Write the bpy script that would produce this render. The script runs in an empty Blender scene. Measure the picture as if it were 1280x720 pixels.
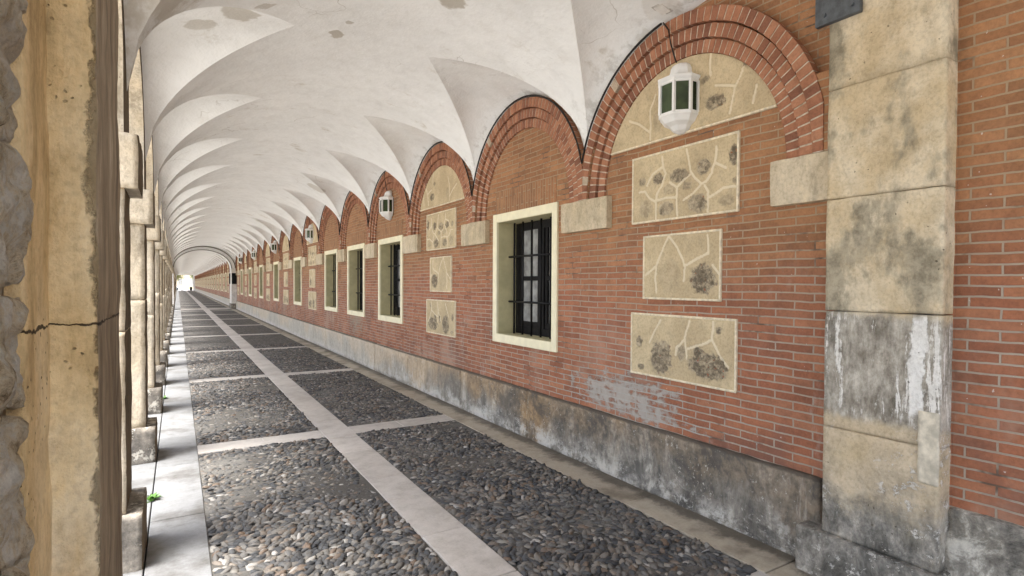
import bpy, math, random
import numpy as np
from mathutils import Vector, Matrix, noise as mnoise

random.seed(7)
rng = np.random.default_rng(11)
R = math.radians
scene = bpy.context.scene
COL = scene.collection

# ------------------------------------------------------------------ layout (metres)
W = 3.16            # wall plane
B = 2.38            # bay length
Y1 = 1.932          # start of the first arcade section (centre of fold)
N1 = 17             # bays in the first section
YA = Y1 + N1 * B    # 42.39 far cross arch
XL = -0.245         # arcade inner face
ZS = 2.437          # springing of the brick arches
CROWN, ZFOLD = 3.975, 2.785
XC, XA = 1.4575, 1.7025
YB0 = YA + 1.5      # second section start
N2 = 44
YEND = YB0 + N2 * B

# ------------------------------------------------------------------ tagging
def tag(o, label=None, cat=None, group=None, kind=None):
    if label: o['label'] = label
    if cat: o['category'] = cat
    if group: o['group'] = group
    if kind: o['kind'] = kind
    return o

def empty(name, loc, label, cat, group=None):
    o = bpy.data.objects.new(name, None)
    o.empty_display_size = .2
    o.location = loc
    COL.objects.link(o)
    return tag(o, label, cat, group)

def copy_tree(o, parent=None, delta=None):
    c = o.copy(); COL.objects.link(c)
    c.parent = parent
    for ch in list(o.children):
        copy_tree(ch, c)
    return c

# ------------------------------------------------------------------ mesh builder
class MB:
    def __init__(s):
        s.v = []; s.f = []; s.t = []; s.n = 0
    def add(s, verts, faces, tone=0.5):
        verts = [tuple(p) for p in verts]
        s.v += verts
        s.f += [tuple(i + s.n for i in f) for f in faces]
        s.t += [tone] * len(verts) if not hasattr(tone, '__len__') else list(tone)
        s.n += len(verts)
        return s
    def box(s, x0, x1, y0, y1, z0, z1, tone=0.5):
        v = [(x0,y0,z0),(x1,y0,z0),(x1,y1,z0),(x0,y1,z0),(x0,y0,z1),(x1,y0,z1),(x1,y1,z1),(x0,y1,z1)]
        return s.add(v, [(0,3,2,1),(4,5,6,7),(0,1,5,4),(1,2,6,5),(2,3,7,6),(3,0,4,7)], tone)
    def bevbox(s, x0, x1, y0, y1, z0, z1, b=.006, tone=0.5):
        # box with bevelled edges: 24 vertices
        c = ((x0+x1)/2, (y0+y1)/2, (z0+z1)/2); h = ((x1-x0)/2, (y1-y0)/2, (z1-z0)/2)
        import itertools
        vid = {}; vs = []
        for sx, sy, sz in itertools.product((-1,1), repeat=3):
            for ax in range(3):
                p = [c[i] + (sx,sy,sz)[i]*(h[i] - (0 if i == ax else b)) for i in range(3)]
                vid[(sx,sy,sz,ax)] = len(vs); vs.append(p)
        fs = []
        def face(ids):
            P = [Vector(vs[i]) for i in ids]
            n = (P[1]-P[0]).cross(P[2]-P[1]); m = sum(P, Vector())/len(P) - Vector(c)
            fs.append(tuple(ids) if n.dot(m) > 0 else tuple(reversed(ids)))
        for ax in range(3):
            a, d = [i for i in range(3) if i != ax]
            for sg in (-1,1):
                ids = []
                for u, w in ((-1,-1),(1,-1),(1,1),(-1,1)):
                    q = [0,0,0]; q[ax] = sg; q[a] = u; q[d] = w
                    ids.append(vid[(q[0],q[1],q[2],ax)])
                face(ids)
            for u in (-1,1):
                for w in (-1,1):
                    q0 = [0,0,0]; q0[a] = u; q0[d] = w; q1 = list(q0); q0[ax] = -1; q1[ax] = 1
                    face([vid[(*q0,a)], vid[(*q1,a)], vid[(*q1,d)], vid[(*q0,d)]])
        for sx, sy, sz in itertools.product((-1,1), repeat=3):
            face([vid[(sx,sy,sz,0)], vid[(sx,sy,sz,1)], vid[(sx,sy,sz,2)]])
        return s.add(vs, fs, tone)
    def tube(s, pts, r, n=6, tone=.5, cap=True):
        pts = [Vector(p) for p in pts]; rings = []
        for i, p in enumerate(pts):
            d = (pts[min(i+1,len(pts)-1)] - pts[max(i-1,0)]).normalized()
            u = d.cross(Vector((0,0,1))) if abs(d.z) < .9 else d.cross(Vector((1,0,0)))
            u.normalize(); w = d.cross(u)
            rr = r[i] if hasattr(r, '__len__') else r
            rings.append([p + rr*(u*math.cos(2*math.pi*k/n) + w*math.sin(2*math.pi*k/n)) for k in range(n)])
        v = [q for rg in rings for q in rg]; f = []
        for i in range(len(pts)-1):
            for k in range(n):
                a = i*n+k; b = i*n+(k+1)%n
                f.append((a, b, b+n, a+n))
        if cap:
            f.append(tuple(range(n-1,-1,-1))); m = (len(pts)-1)*n; f.append(tuple(range(m, m+n)))
        return s.add(v, f, tone)
    def build(s, name, mat, parent=None, smooth=False, loc=None):
        me = bpy.data.meshes.new(name)
        me.from_pydata(s.v, [], s.f)
        at = me.attributes.new('tone', 'FLOAT', 'POINT')
        at.data.foreach_set('value', np.array(s.t, dtype=np.float32))
        if smooth: me.shade_smooth()
        me.materials.append(mat)
        o = bpy.data.objects.new(name, me); COL.objects.link(o)
        if parent: o.parent = parent
        if loc: o.location = loc
        return o

def fbm(p, sc, seed=0, oct=4):
    return mnoise.fractal(Vector((p[0]*sc+seed*17.3, p[1]*sc-seed*7.1, p[2]*sc+seed*3.7)), 1.0, 2.0, oct)

def rough_box(mb, x0, x1, y0, y1, z0, z1, res=.06, amp=.004, sc=6., rad=.012, chip=.02, seed=0, tone=.5):
    """closed box, gridded, with worn rounded arrises, chips and an uneven face"""
    lo = np.array([x0,y0,z0]); hi = np.array([x1,y1,z1]); size = hi - lo
    N = [max(2, int(math.ceil(size[i]/res))) for i in range(3)]
    key = {}; V = []; F = []
    def vid(i, j, k):
        t = (i, j, k)
        if t in key: return key[t]
        p = lo + size*np.array([i/N[0], j/N[1], k/N[2]])
        n = fbm(p, 9, seed+5, 3)
        c2 = fbm(p, 3.1, seed+9, 2)
        r = rad + chip*max(0., n + .25*c2 - .12)
        r = min(r, size.min()*.45)
        q = np.clip(p, lo+r, hi-r); d = p - q; L = np.linalg.norm(d)
        if L > 1e-9:
            nd = d/L
            p = q + nd*r + nd*amp*fbm(p, sc, seed, 4)
        key[t] = len(V); V.append(p); return key[t]
    def quad(a, b, c, d, flip):
        F.append((a,b,c,d) if not flip else (d,c,b,a))
    for i in range(N[0]):
        for j in range(N[1]):
            quad(vid(i,j,0), vid(i+1,j,0), vid(i+1,j+1,0), vid(i,j+1,0), True)
            quad(vid(i,j,N[2]), vid(i+1,j,N[2]), vid(i+1,j+1,N[2]), vid(i,j+1,N[2]), False)
    for i in range(N[0]):
        for k in range(N[2]):
            quad(vid(i,0,k), vid(i+1,0,k), vid(i+1,0,k+1), vid(i,0,k+1), False)
            quad(vid(i,N[1],k), vid(i+1,N[1],k), vid(i+1,N[1],k+1), vid(i,N[1],k+1), True)
    for j in range(N[1]):
        for k in range(N[2]):
            quad(vid(0,j,k), vid(0,j+1,k), vid(0,j+1,k+1), vid(0,j,k+1), True)
            quad(vid(N[0],j,k), vid(N[0],j+1,k), vid(N[0],j+1,k+1), vid(N[0],j,k+1), False)
    mb.add(V, F, tone)
    return mb

# ------------------------------------------------------------------ materials
class NT:
    def __init__(s, name):
        s.m = bpy.data.materials.new(name); s.m.use_nodes = True
        s.t = s.m.node_tree; s.b = s.t.nodes['Principled BSDF']
        s._p = None
    def N(s, typ, **kw):
        n = s.t.nodes.new(typ)
        for k, v in kw.items(): setattr(n, k, v)
        return n
    def L(s, a, b): s.t.links.new(a, b)
    def put(s, sock, val):
        if hasattr(val, 'links'): s.L(val, sock)
        elif isinstance(val, (tuple, list)) and len(val) == 3 and sock.type == 'RGBA': sock.default_value = (*val, 1)
        else: sock.default_value = val
    @property
    def pos(s):
        if s._p is None: s._p = s.N('ShaderNodeNewGeometry').outputs['Position']
        return s._p
    def xyz(s):
        n = s.N('ShaderNodeSeparateXYZ'); s.L(s.pos, n.inputs[0]); return n.outputs
    def vec(s, sc=(1,1,1), off=(0,0,0), src=None):
        n = s.N('ShaderNodeMapping'); s.L(src or s.pos, n.inputs['Vector'])
        n.inputs['Scale'].default_value = sc; n.inputs['Location'].default_value = off; return n.outputs[0]
    def comb(s, x, y, z=0.):
        n = s.N('ShaderNodeCombineXYZ')
        for i, a in enumerate((x, y, z)): s.put(n.inputs[i], a)
        return n.outputs[0]
    def noise(s, sc, det=4, rough=.55, v=None, dist=0., col=False):
        n = s.N('ShaderNodeTexNoise'); s.L(v or s.pos, n.inputs['Vector'])
        n.inputs['Scale'].default_value = sc; n.inputs['Detail'].default_value = det
        n.inputs['Roughness'].default_value = rough; n.inputs['Distortion'].default_value = dist
        return n.outputs['Color' if col else 'Fac']
    def voro(s, sc, v=None, feat='F1', out='Distance', rnd=1.):
        n = s.N('ShaderNodeTexVoronoi', feature=feat); s.L(v or s.pos, n.inputs['Vector'])
        n.inputs['Scale'].default_value = sc; n.inputs['Randomness'].default_value = rnd
        return n.outputs[out]
    def ramp(s, f, a, b, c0=0., c1=1.):
        n = s.N('ShaderNodeMapRange', interpolation_type='SMOOTHSTEP'); s.put(n.inputs[0], f)
        n.inputs[1].default_value = a; n.inputs[2].default_value = b
        n.inputs[3].default_value = c0; n.inputs[4].default_value = c1; return n.outputs[0]
    def cr(s, f, stops):
        n = s.N('ShaderNodeValToRGB'); s.put(n.inputs[0], f); e = n.color_ramp.elements
        while len(e) < len(stops): e.new(.5)
        for i, (p, c) in enumerate(stops): e[i].position = p; e[i].color = (*c, 1)
        return n.outputs[0]
    def mix(s, f, a, b, mode='MIX'):
        n = s.N('ShaderNodeMix', data_type='RGBA', blend_type=mode)
        s.put(n.inputs[0], f); s.put(n.inputs[6], a); s.put(n.inputs[7], b); return n.outputs[2]
    def math(s, op, a, b=0., c=0.):
        n = s.N('ShaderNodeMath', operation=op); s.put(n.inputs[0], a); s.put(n.inputs[1], b); s.put(n.inputs[2], c); return n.outputs[0]
    def mul(s, a, b): return s.math('MULTIPLY', a, b)
    def addm(s, a, b): return s.math('ADD', a, b)
    def tone(s):
        return s.N('ShaderNodeAttribute', attribute_name='tone').outputs['Fac']
    def vadd(s, a, b, op='ADD'):
        n = s.N('ShaderNodeVectorMath', operation=op); s.put(n.inputs[0], a); s.put(n.inputs[1], b); return n.outputs[0]
    def warp(s, sc, amt, v=None):
        c = s.noise(sc, 3, .5, v, col=True)
        a = s.vadd(c, (.5,.5,.5), 'SUBTRACT'); n = s.N('ShaderNodeVectorMath', operation='SCALE')
        s.L(a, n.inputs[0]); n.inputs['Scale'].default_value = amt
        return s.vadd(v or s.pos, n.outputs[0])
    def bump(s, h, dist=.01, strength=1., prev=None):
        n = s.N('ShaderNodeBump'); s.put(n.inputs['Height'], h)
        n.inputs['Distance'].default_value = dist; n.inputs['Strength'].default_value = strength
        if prev: s.L(prev, n.inputs['Normal'])
        return n.outputs[0]
    def band(s, v, lo, hi, soft):
        return s.mul(s.ramp(v, lo-soft, lo+soft), s.ramp(v, hi-soft, hi+soft, 1., 0.))
    def out(s, col, rough=.8, normal=None, spec=.3, **kw):
        s.put(s.b.inputs['Base Color'], col); s.put(s.b.inputs['Roughness'], rough)
        s.b.inputs['Specular IOR Level'].default_value = spec
        if normal: s.L(normal, s.b.inputs['Normal'])
        for k, v in kw.items(): s.put(s.b.inputs[k.replace('_',' ')], v)
        return s.m

def brick_material(name, vertical=False):
    m = NT(name); x, y, z = m.xyz()
    v0 = m.comb(z, y) if vertical else m.comb(y, z)
    v = m.warp(1.3, .03, v0); v = m.warp(6., .011, v)
    v = m.warp(30., .0035, v)
    bt = m.N('ShaderNodeTexBrick'); m.L(v, bt.inputs['Vector']); bt.offset = .5
    bt.inputs['Scale'].default_value = 1.; bt.inputs['Brick Width'].default_value = .268
    bt.inputs['Row Height'].default_value = .052; bt.inputs['Mortar Size'].default_value = .0058
    bt.inputs['Mortar Smooth'].default_value = .25; bt.inputs['Bias'].default_value = 0.
    bt.inputs['Color1'].default_value = (0,0,0,1); bt.inputs['Color2'].default_value = (1,1,1,1)
    bt.inputs['Mortar'].default_value = (.5,.5,.5,1)
    rnd = bt.outputs['Color']; mort = bt.outputs['Fac']
    base = m.cr(rnd, [(0,(.27,.094,.050)),(.3,(.335,.115,.060)),(.6,(.38,.138,.070)),(.85,(.43,.175,.092)),(1,(.31,.12,.07))])
    hi = m.cr(rnd, [(0,(.27,.125,.055)),(.4,(.35,.155,.066)),(.8,(.41,.20,.090)),(1,(.31,.145,.066))])
    n1 = m.noise(1.1, 4, .6)
    f = m.ramp(m.addm(z, m.mul(m.addm(n1, -.5), 1.2)), 1.35, 2.35)
    c = m.mix(f, base, hi)
    n2 = m.noise(9, 6, .65); n3 = m.noise(60, 4, .6)
    c = m.mix(.75, c, m.cr(n2, [(.25,(.55,.50,.48)),(.5,(.95,.95,.95)),(.75,(1.22,1.2,1.18))]), 'MULTIPLY')
    c = m.mix(.5, c, m.cr(n3, [(.3,(.6,.6,.6)),(.6,(1.12,1.12,1.12))]), 'MULTIPLY')
    mn = m.noise(22, 4, .6)
    n5 = m.noise(.55, 5, .65, m.vec((1,1,1.6),(4,4,4)))
    c = m.mix(.8, c, m.cr(n5, [(.3,(.74,.70,.68)),(.5,(1,1,1)),(.68,(1.14,1.15,1.17))]), 'MULTIPLY')
    # pinkish lime bloom lower down, dark damp patches just above the plinth
    bloom = m.mul(m.ramp(m.noise(.9, 6, .7), .46, .66), m.ramp(z, 1.6, .9))
    c = m.mix(m.mul(bloom, .55), c, (.50,.35,.27))
    damp = m.mul(m.ramp(m.noise(1.4, 5, .6, m.vec((1,1,1),(9,3,2))), .5, .64), m.band(z, .3, 1.25, .25))
    c = m.mix(m.mul(damp, .55), c, (.16,.075,.06))
    mc = m.mix(m.noise(2.5, 4), (.27,.21,.16), (.46,.40,.33))
    mc = m.mix(f, mc, (.36,.26,.165))
    c = m.mix(.16, c, (.31,.21,.145))
    mort = m.math('MINIMUM', 1., m.math('MAXIMUM', 0., m.addm(mort, m.mul(m.addm(mn, -.62), 1.1))))
    mc = m.mix(m.ramp(m.noise(3.3, 4, .6, m.vec((1,1,1),(6,6,6))), .55, .68), mc, (.14,.095,.07))
    c = m.mix(m.ramp(mort, .15, .70), c, mc)
    # grey cement smear near the first stone panels and a paler one further on
    def smear(yc, zc, ry, rz, lo, hi_):
        dy = m.math('DIVIDE', m.math('ABSOLUTE', m.addm(y, -yc)), ry)
        dz = m.math('DIVIDE', m.math('ABSOLUTE', m.addm(z, -zc)), rz)
        d = m.math('SQRT', m.addm(m.mul(dy,dy), m.mul(dz,dz)))
        nn = m.noise(7, 6, .7, m.vec((1,1,1.8)))
        s_ = m.addm(m.math('SUBTRACT', 1.25, d), m.mul(m.addm(nn, -.5), 2.6))
        s_ = m.addm(s_, m.mul(mort, .35))
        return m.ramp(s_, lo, hi_)
    sm = smear(3.78, .70, 1.25, .32, .66, 1.02)
    c = m.mix(m.mul(sm, .86), c, m.mix(m.noise(20, 4), (.33,.315,.285), (.46,.44,.40)))
    sm2 = smear(12.6, .95, 1.3, .75, .75, 1.05)
    c = m.mix(m.mul(sm2, .6), c, (.30,.26,.20))
    sm3 = smear(22.5, 1.0, 1.2, .7, .75, 1.05)
    c = m.mix(m.mul(sm3, .6), c, (.30,.27,.21))
    # little white specks of lime
    sp = m.ramp(m.noise(38, 2, .5, m.vec((1,1,1),(4,4,1))), .73, .76)
    c = m.mix(m.mul(sp, .6), c, (.65,.6,.55))
    salt = m.mul(m.ramp(m.noise(3.1, 8, .75, m.vec((1,1,.45),(3,2,1))), .56, .68), m.ramp(z, 2.1, 1.2))
    c = m.mix(m.mul(salt, .28), c, (.58,.50,.44))
    h = m.addm(m.mul(m.math('SUBTRACT', 1., mort), m.math('SUBTRACT', 1., sm)), m.mul(n2, .35))
    h = m.addm(h, m.mul(n3, .22)); h = m.addm(h, m.mul(rnd, .25))
    return m.out(c, .82, m.bump(h, .0075, .9), .25)

def voussoir_material():
    m = NT('arch_brick'); t = m.tone()
    c = m.cr(t, [(0,(.22,.095,.058)),(.3,(.30,.130,.075)),(.6,(.36,.160,.090)),(.97,(.42,.205,.12)),(1,(.44,.36,.27))])
    c.node.color_ramp.interpolation = 'LINEAR'
    n2 = m.noise(14, 6, .65); n3 = m.noise(70, 3, .6)
    c = m.mix(.7, c, m.cr(n2, [(.25,(.6,.55,.52)),(.5,(1,1,1)),(.75,(1.2,1.18,1.15))]), 'MULTIPLY')
    c = m.mix(.45, c, m.cr(n3, [(.3,(.6,.6,.6)),(.6,(1.12,1.12,1.12))]), 'MULTIPLY')
    lime = m.ramp(m.noise(6, 6, .7, m.vec((1,1,1),(2,7,1))), .66, .72)
    c = m.mix(m.mul(lime, .45), c, (.55,.50,.44))
    return m.out(c, .82, m.bump(m.addm(n2, m.mul(n3, .6)), .006, .8), .25)

def mortar_material():
    m = NT('arch_mortar'); n = m.noise(20, 5, .6)
    c = m.cr(n, [(.3,(.34,.265,.19)),(.5,(.50,.42,.325)),(.7,(.66,.59,.49))])
    return m.out(c, .9, m.bump(n, .006), .2)

def ashlar_material(name, light=(.60,.49,.33), mid=(.44,.34,.21), dark=(.20,.16,.11), damp_z=None, white_z=None, amt=1., moss=0.):
    m = NT(name); x, y, z = m.xyz()
    n1 = m.noise(1.7, 6, .62); n2 = m.noise(8, 6, .68, m.vec((1,1,.8),(3,1,5))); n3 = m.noise(55, 4, .65)
    n4 = m.noise(4., 6, .7, m.vec((1.4,1.4,.45),(5,2,8)))
    c = m.mix(m.ramp(n1, .35, .62), light, mid)
    c = m.mix(m.mul(m.ramp(n4, .48, .70), .75*amt), c, dark)
    c = m.mix(.6, c, m.cr(n2, [(.25,(.55,.54,.5)),(.5,(.98,.98,.98)),(.72,(1.22,1.2,1.15))]), 'MULTIPLY')
    c = m.mix(.5, c, m.cr(n3, [(.32,(.6,.58,.55)),(.55,(1.05,1.05,1.05))]), 'MULTIPLY')
    pit = m.ramp(m.voro(22, m.warp(9, .05)), .085, .05)
    pit = m.mul(pit, m.ramp(m.noise(3., 3, .5, m.vec((1,1,1),(8,8,8))), .5, .6))
    c = m.mix(m.mul(pit, .8), c, (.07,.05,.035))
    if damp_z is not None:
        zz = m.addm(z, m.mul(m.addm(m.noise(2.2, 6, .7), -.5), 1.3))
        f = m.ramp(zz, damp_z+.30, damp_z-.30)
        g = m.cr(m.noise(5, 6, .7, m.vec((1,1,.5))), [(.3,(.095,.093,.09)),(.5,(.22,.215,.205)),(.7,(.40,.38,.35))])
        c = m.mix(m.mul(f, .88), c, g)
        wv = m.vec((4.,4.,1.0),(2,5,0))
        w = m.mul(m.ramp(m.noise(2.2, 7, .72, wv), .54, .62), m.ramp(zz, damp_z+.75, damp_z+.2))
        c = m.mix(m.mul(w, .75), c, (.62,.58,.52))
        lime = m.mul(m.ramp(m.noise(13, 5, .7, m.vec((1,1,1),(1,9,4))), .60, .66), m.ramp(zz, damp_z+.5, damp_z-.1))
        c = m.mix(m.mul(lime, .8), c, (.60,.58,.54))
    if white_z is not None:
        wv = m.vec((7.,7.,1.),(1,3,0))
        w = m.mul(m.ramp(m.noise(1.6, 7, .72, wv), .55, .60), m.band(z, white_z[0], white_z[1], .05))
        c = m.mix(m.mul(w, .9), c, (.72,.69,.64))
    h = m.addm(m.mul(n2, 1.2), m.mul(n3, .5)); h = m.addm(h, m.mul(pit, -1.))
    return m.out(c, .85, m.bump(h, .010, .9), .25)

def crack_mask(m):
    x, y, z = m.xyz()
    zz = m.addm(m.addm(z, -1.578), m.mul(m.addm(m.noise(14, 5, .7, m.vec((1,1,.2))), -.5), .028))
    w = m.ramp(m.noise(12, 3, .6, m.vec((1,1,.3),(3,3,3))), .38, .66, .0002, .0028)
    return m.ramp(m.math('SUBTRACT', m.math('ABSOLUTE', zz), w), .0012, 0.)

def streaked_material():
    m = NT('grey_brown_stone'); st = m.noise(1.6, 7, .7, m.vec((9,9,1.1))); n2 = m.noise(14, 6, .7)
    c = m.cr(st, [(.3,(.12,.09,.058)),(.47,(.26,.205,.14)),(.6,(.38,.31,.22)),(.72,(.55,.47,.36))])
    c = m.mix(.5, c, m.cr(n2, [(.3,(.65,.65,.65)),(.6,(1.12,1.12,1.12))]), 'MULTIPLY')
    crk = crack_mask(m); c = m.mix(m.mul(crk, .92), c, (.03,.022,.015))
    return m.out(c, .85, m.bump(m.addm(m.addm(st, n2), m.mul(crk, -2.)), .006, .8), .25)

def rubble_material():
    m = NT('rubble'); n1 = m.noise(11, 9, .82, dist=.6); n2 = m.noise(3, 5, .6); n3 = m.noise(90, 4, .7)
    c = m.cr(n1, [(.33,(.10,.075,.05)),(.40,(.50,.38,.24)),(.46,(.82,.70,.50)),(.56,(.93,.88,.78))])
    c = m.mix(m.mul(m.ramp(n2, .54, .66), .45), c, (.62,.46,.26))
    c = m.mix(.5, c, m.cr(n3, [(.32,(.55,.53,.5)),(.55,(1.05,1.05,1.05))]), 'MULTIPLY')
    return m.out(c, .88, m.bump(m.addm(m.mul(n1, 2.), m.mul(n3, .4)), .022, 1.), .2)

def rubble_plinth_material():
    m = NT('rubble_plinth_stone'); n1 = m.noise(4.5, 8, .76, dist=.4); n2 = m.noise(20, 6, .72)
    c = m.cr(n1, [(.35,(.08,.075,.068)),(.44,(.22,.205,.18)),(.52,(.36,.335,.29)),(.60,(.68,.65,.58))])
    c = m.mix(.6, c, m.cr(n2, [(.3,(.55,.55,.55)),(.6,(1.15,1.15,1.15))]), 'MULTIPLY')
    return m.out(c, .9, m.bump(m.addm(m.mul(n1, 1.5), n2), .02, .9), .2)

def base_material():
    m = NT('pier_base_stone'); n1 = m.noise(5, 7, .72); n2 = m.noise(22, 6, .7)
    c = m.cr(n1, [(.3,(.06,.055,.05)),(.45,(.15,.135,.115)),(.58,(.27,.24,.20)),(.72,(.44,.39,.32))])
    c = m.mix(.6, c, m.cr(n2, [(.3,(.6,.6,.6)),(.6,(1.15,1.15,1.15))]), 'MULTIPLY')
    fl = m.ramp(m.noise(7, 6, .75, m.vec((1,1,1),(3,8,1))), .555, .585)
    c = m.mix(m.mul(fl, .85), c, (.58,.54,.46))
    return m.out(c, .85, m.bump(m.addm(n2, m.mul(fl, .5)), .010, .9), .25)

def ochre_material():
    m = NT('ochre_pier_stone'); x, y, z = m.xyz()
    st = m.noise(2.0, 6, .68, m.vec((4.5,4.5,1.1),(1,1,0))); n1 = m.noise(2.4, 6, .65); n2 = m.noise(13, 6, .7); n3 = m.noise(75, 4, .65)
    c = m.cr(m.addm(m.mul(st, .65), m.mul(n1, .35)), [(.33,(.42,.30,.15)),(.43,(.66,.50,.27)),(.54,(.78,.64,.40)),(.66,(.86,.77,.58))])
    rust = m.mul(m.ramp(m.noise(5, 7, .75, m.vec((1.5,1.5,.7),(6,2,3))), .46, .60), m.ramp(z, 1.35, .75))
    c = m.mix(m.mul(rust, .75), c, (.46,.25,.075))
    # black crust creeping in from the corridor corner of the front face
    xe = m.addm(x, m.mul(m.addm(m.noise(7, 7, .75, m.vec((1,1,.8),(2,2,9))), -.5), .11))
    cr_ = m.ramp(xe, -.123, -.112)
    c = m.mix(m.mul(cr_, .7), c, m.mix(n2, (.065,.050,.032), (.20,.155,.095)))
    fl = m.ramp(m.noise(19, 6, .75, m.vec((1,1,1),(3,8,1))), .635, .665)
    fl = m.mul(fl, m.ramp(z, 1.75, 1.3))
    c = m.mix(m.mul(fl, .8), c, (.78,.68,.50))
    c = m.mix(.6, c, m.cr(n2, [(.27,(.62,.58,.52)),(.5,(1,1,1)),(.7,(1.15,1.14,1.12))]), 'MULTIPLY')
    c = m.mix(.45, c, m.cr(n3, [(.3,(.65,.62,.58)),(.55,(1.05,1.05,1.05))]), 'MULTIPLY')
    crk = crack_mask(m)
    c = m.mix(m.mul(crk, .92), c, (.035,.025,.016))
    pit = m.mul(m.ramp(m.voro(55, m.warp(20, .03)), .16, .10), m.ramp(m.noise(5, 3, .5, m.vec((1,1,.6),(8,8,8))), .50, .60))
    c = m.mix(m.mul(pit, .85), c, (.08,.055,.03))
    h = m.addm(m.mul(n2, 1.1), m.mul(n3, .4)); h = m.addm(h, m.mul(pit, -1.3)); h = m.addm(h, m.mul(st, .8)); h = m.addm(h, m.mul(cr_, -.8)); h = m.addm(h, m.mul(crk, -2.5))
    return m.out(c, .82, m.bump(h, .008, .9), .25)

def pilaster_material():
    m = NT('pilaster_stone'); x, y, z = m.xyz()
    n1 = m.noise(2.2, 6, .65, m.vec((1,1,1),(0,2.3,1))); n2 = m.noise(9, 6, .7); n3 = m.noise(60, 4, .65)
    c = m.mix(m.ramp(n1, .36, .60), (.68,.59,.44), (.55,.44,.28))
    # broad grey-green staining, with a torn edge
    g = m.ramp(m.addm(m.noise(2.6, 7, .68, m.vec((1,1.3,.8),(4,0,3))), m.mul(m.noise(15, 4, .7), .18)), .56, .70)
    c = m.mix(m.mul(g, .85), c, m.mix(m.ramp(n2,.35,.6), (.20,.18,.13), (.34,.30,.22)))
    # the fourth block is grey and peeling to white, the one below it ochre, the foot blackened
    zz = m.addm(z, m.mul(m.addm(m.noise(3, 6, .7), -.5), .22))
    b4 = m.band(zz, .93, 1.50, .035)
    gr = m.cr(m.noise(6, 7, .72, m.vec((1.4,1.4,.6),(2,2,2))), [(.34,(.07,.066,.058)),(.45,(.22,.205,.18)),(.56,(.42,.395,.35)),(.66,(.62,.59,.53))])
    c = m.mix(m.mul(b4, .88), c, gr)
    oc = m.mul(m.band(zz, .50, .93, .06), m.ramp(m.noise(3, 5, .6, m.vec((1,1,1),(1,1,8))), .30, .55))
    c = m.mix(m.mul(oc, .7), c, m.mix(n2, (.50,.40,.27), (.66,.56,.43)))
    ft = m.ramp(m.addm(z, m.mul(m.addm(m.noise(2.4, 7, .75, m.vec((1,1,1),(0,0,5))), -.5), 1.1)), .74, .40)
    fg = m.cr(m.noise(6, 8, .78, m.vec((1,1,.7)), .3), [(.36,(.05,.05,.048)),(.47,(.15,.145,.135)),(.56,(.29,.275,.25)),(.66,(.54,.50,.44))])
    c = m.mix(m.mul(ft, .92), c, fg)
    # white paint flakes: one wide run near the outer edge, thinner runs, and specks
    edge = m.band(m.addm(y, m.mul(m.addm(m.noise(9, 5, .7, m.vec((1,1,.5),(3,3,3))), -.5), .13)), 1.335, 1.415, .006)
    edge = m.mul(edge, m.band(m.addm(z, m.mul(m.addm(m.noise(8,4), -.5), .15)), 1.02, 1.50, .02))
    c = m.mix(m.mul(edge, .95), c, (.80,.79,.76))
    wv = m.vec((9.,9.,1.),(1,3,0))
    w = m.mul(m.ramp(m.addm(m.noise(1.6, 7, .75, wv), m.mul(m.noise(30,3),.12)), .600, .630), m.band(zz, .98, 1.50, .05))
    c = m.mix(m.mul(w, .9), c, (.78,.76,.72))
    fl = m.ramp(m.noise(17, 6, .78, m.vec((1,1,1.2),(1,9,4))), .565, .60)
    fl = m.mul(fl, m.mul(m.ramp(m.noise(2.5, 3, .5, m.vec((1,1,1),(9,9,2))), .46, .58), m.ramp(z, 1.5, .8)))
    c = m.mix(m.mul(fl, .9), c, (.74,.71,.66))
    c = m.mix(.6, c, m.cr(n2, [(.25,(.62,.60,.56)),(.5,(1,1,1)),(.72,(1.18,1.17,1.15))]), 'MULTIPLY')
    c = m.mix(.5, c, m.cr(n3, [(.32,(.62,.60,.58)),(.55,(1.05,1.05,1.05))]), 'MULTIPLY')
    pit = m.mul(m.ramp(m.voro(20, m.warp(9, .07)), .10, .06), m.ramp(m.noise(3.4, 3, .5, m.vec((1,1,1),(8,8,8))), .54, .62))
    c = m.mix(m.mul(pit, .75), c, (.09,.07,.05))
    h = m.addm(m.mul(n2, 1.1), m.mul(n3, .5)); h = m.addm(h, m.mul(pit, -1.2)); h = m.addm(h, m.mul(m.math('MAXIMUM', edge, fl), .3))
    return m.out(c, .85, m.bump(h, .009, .9), .25)

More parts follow.
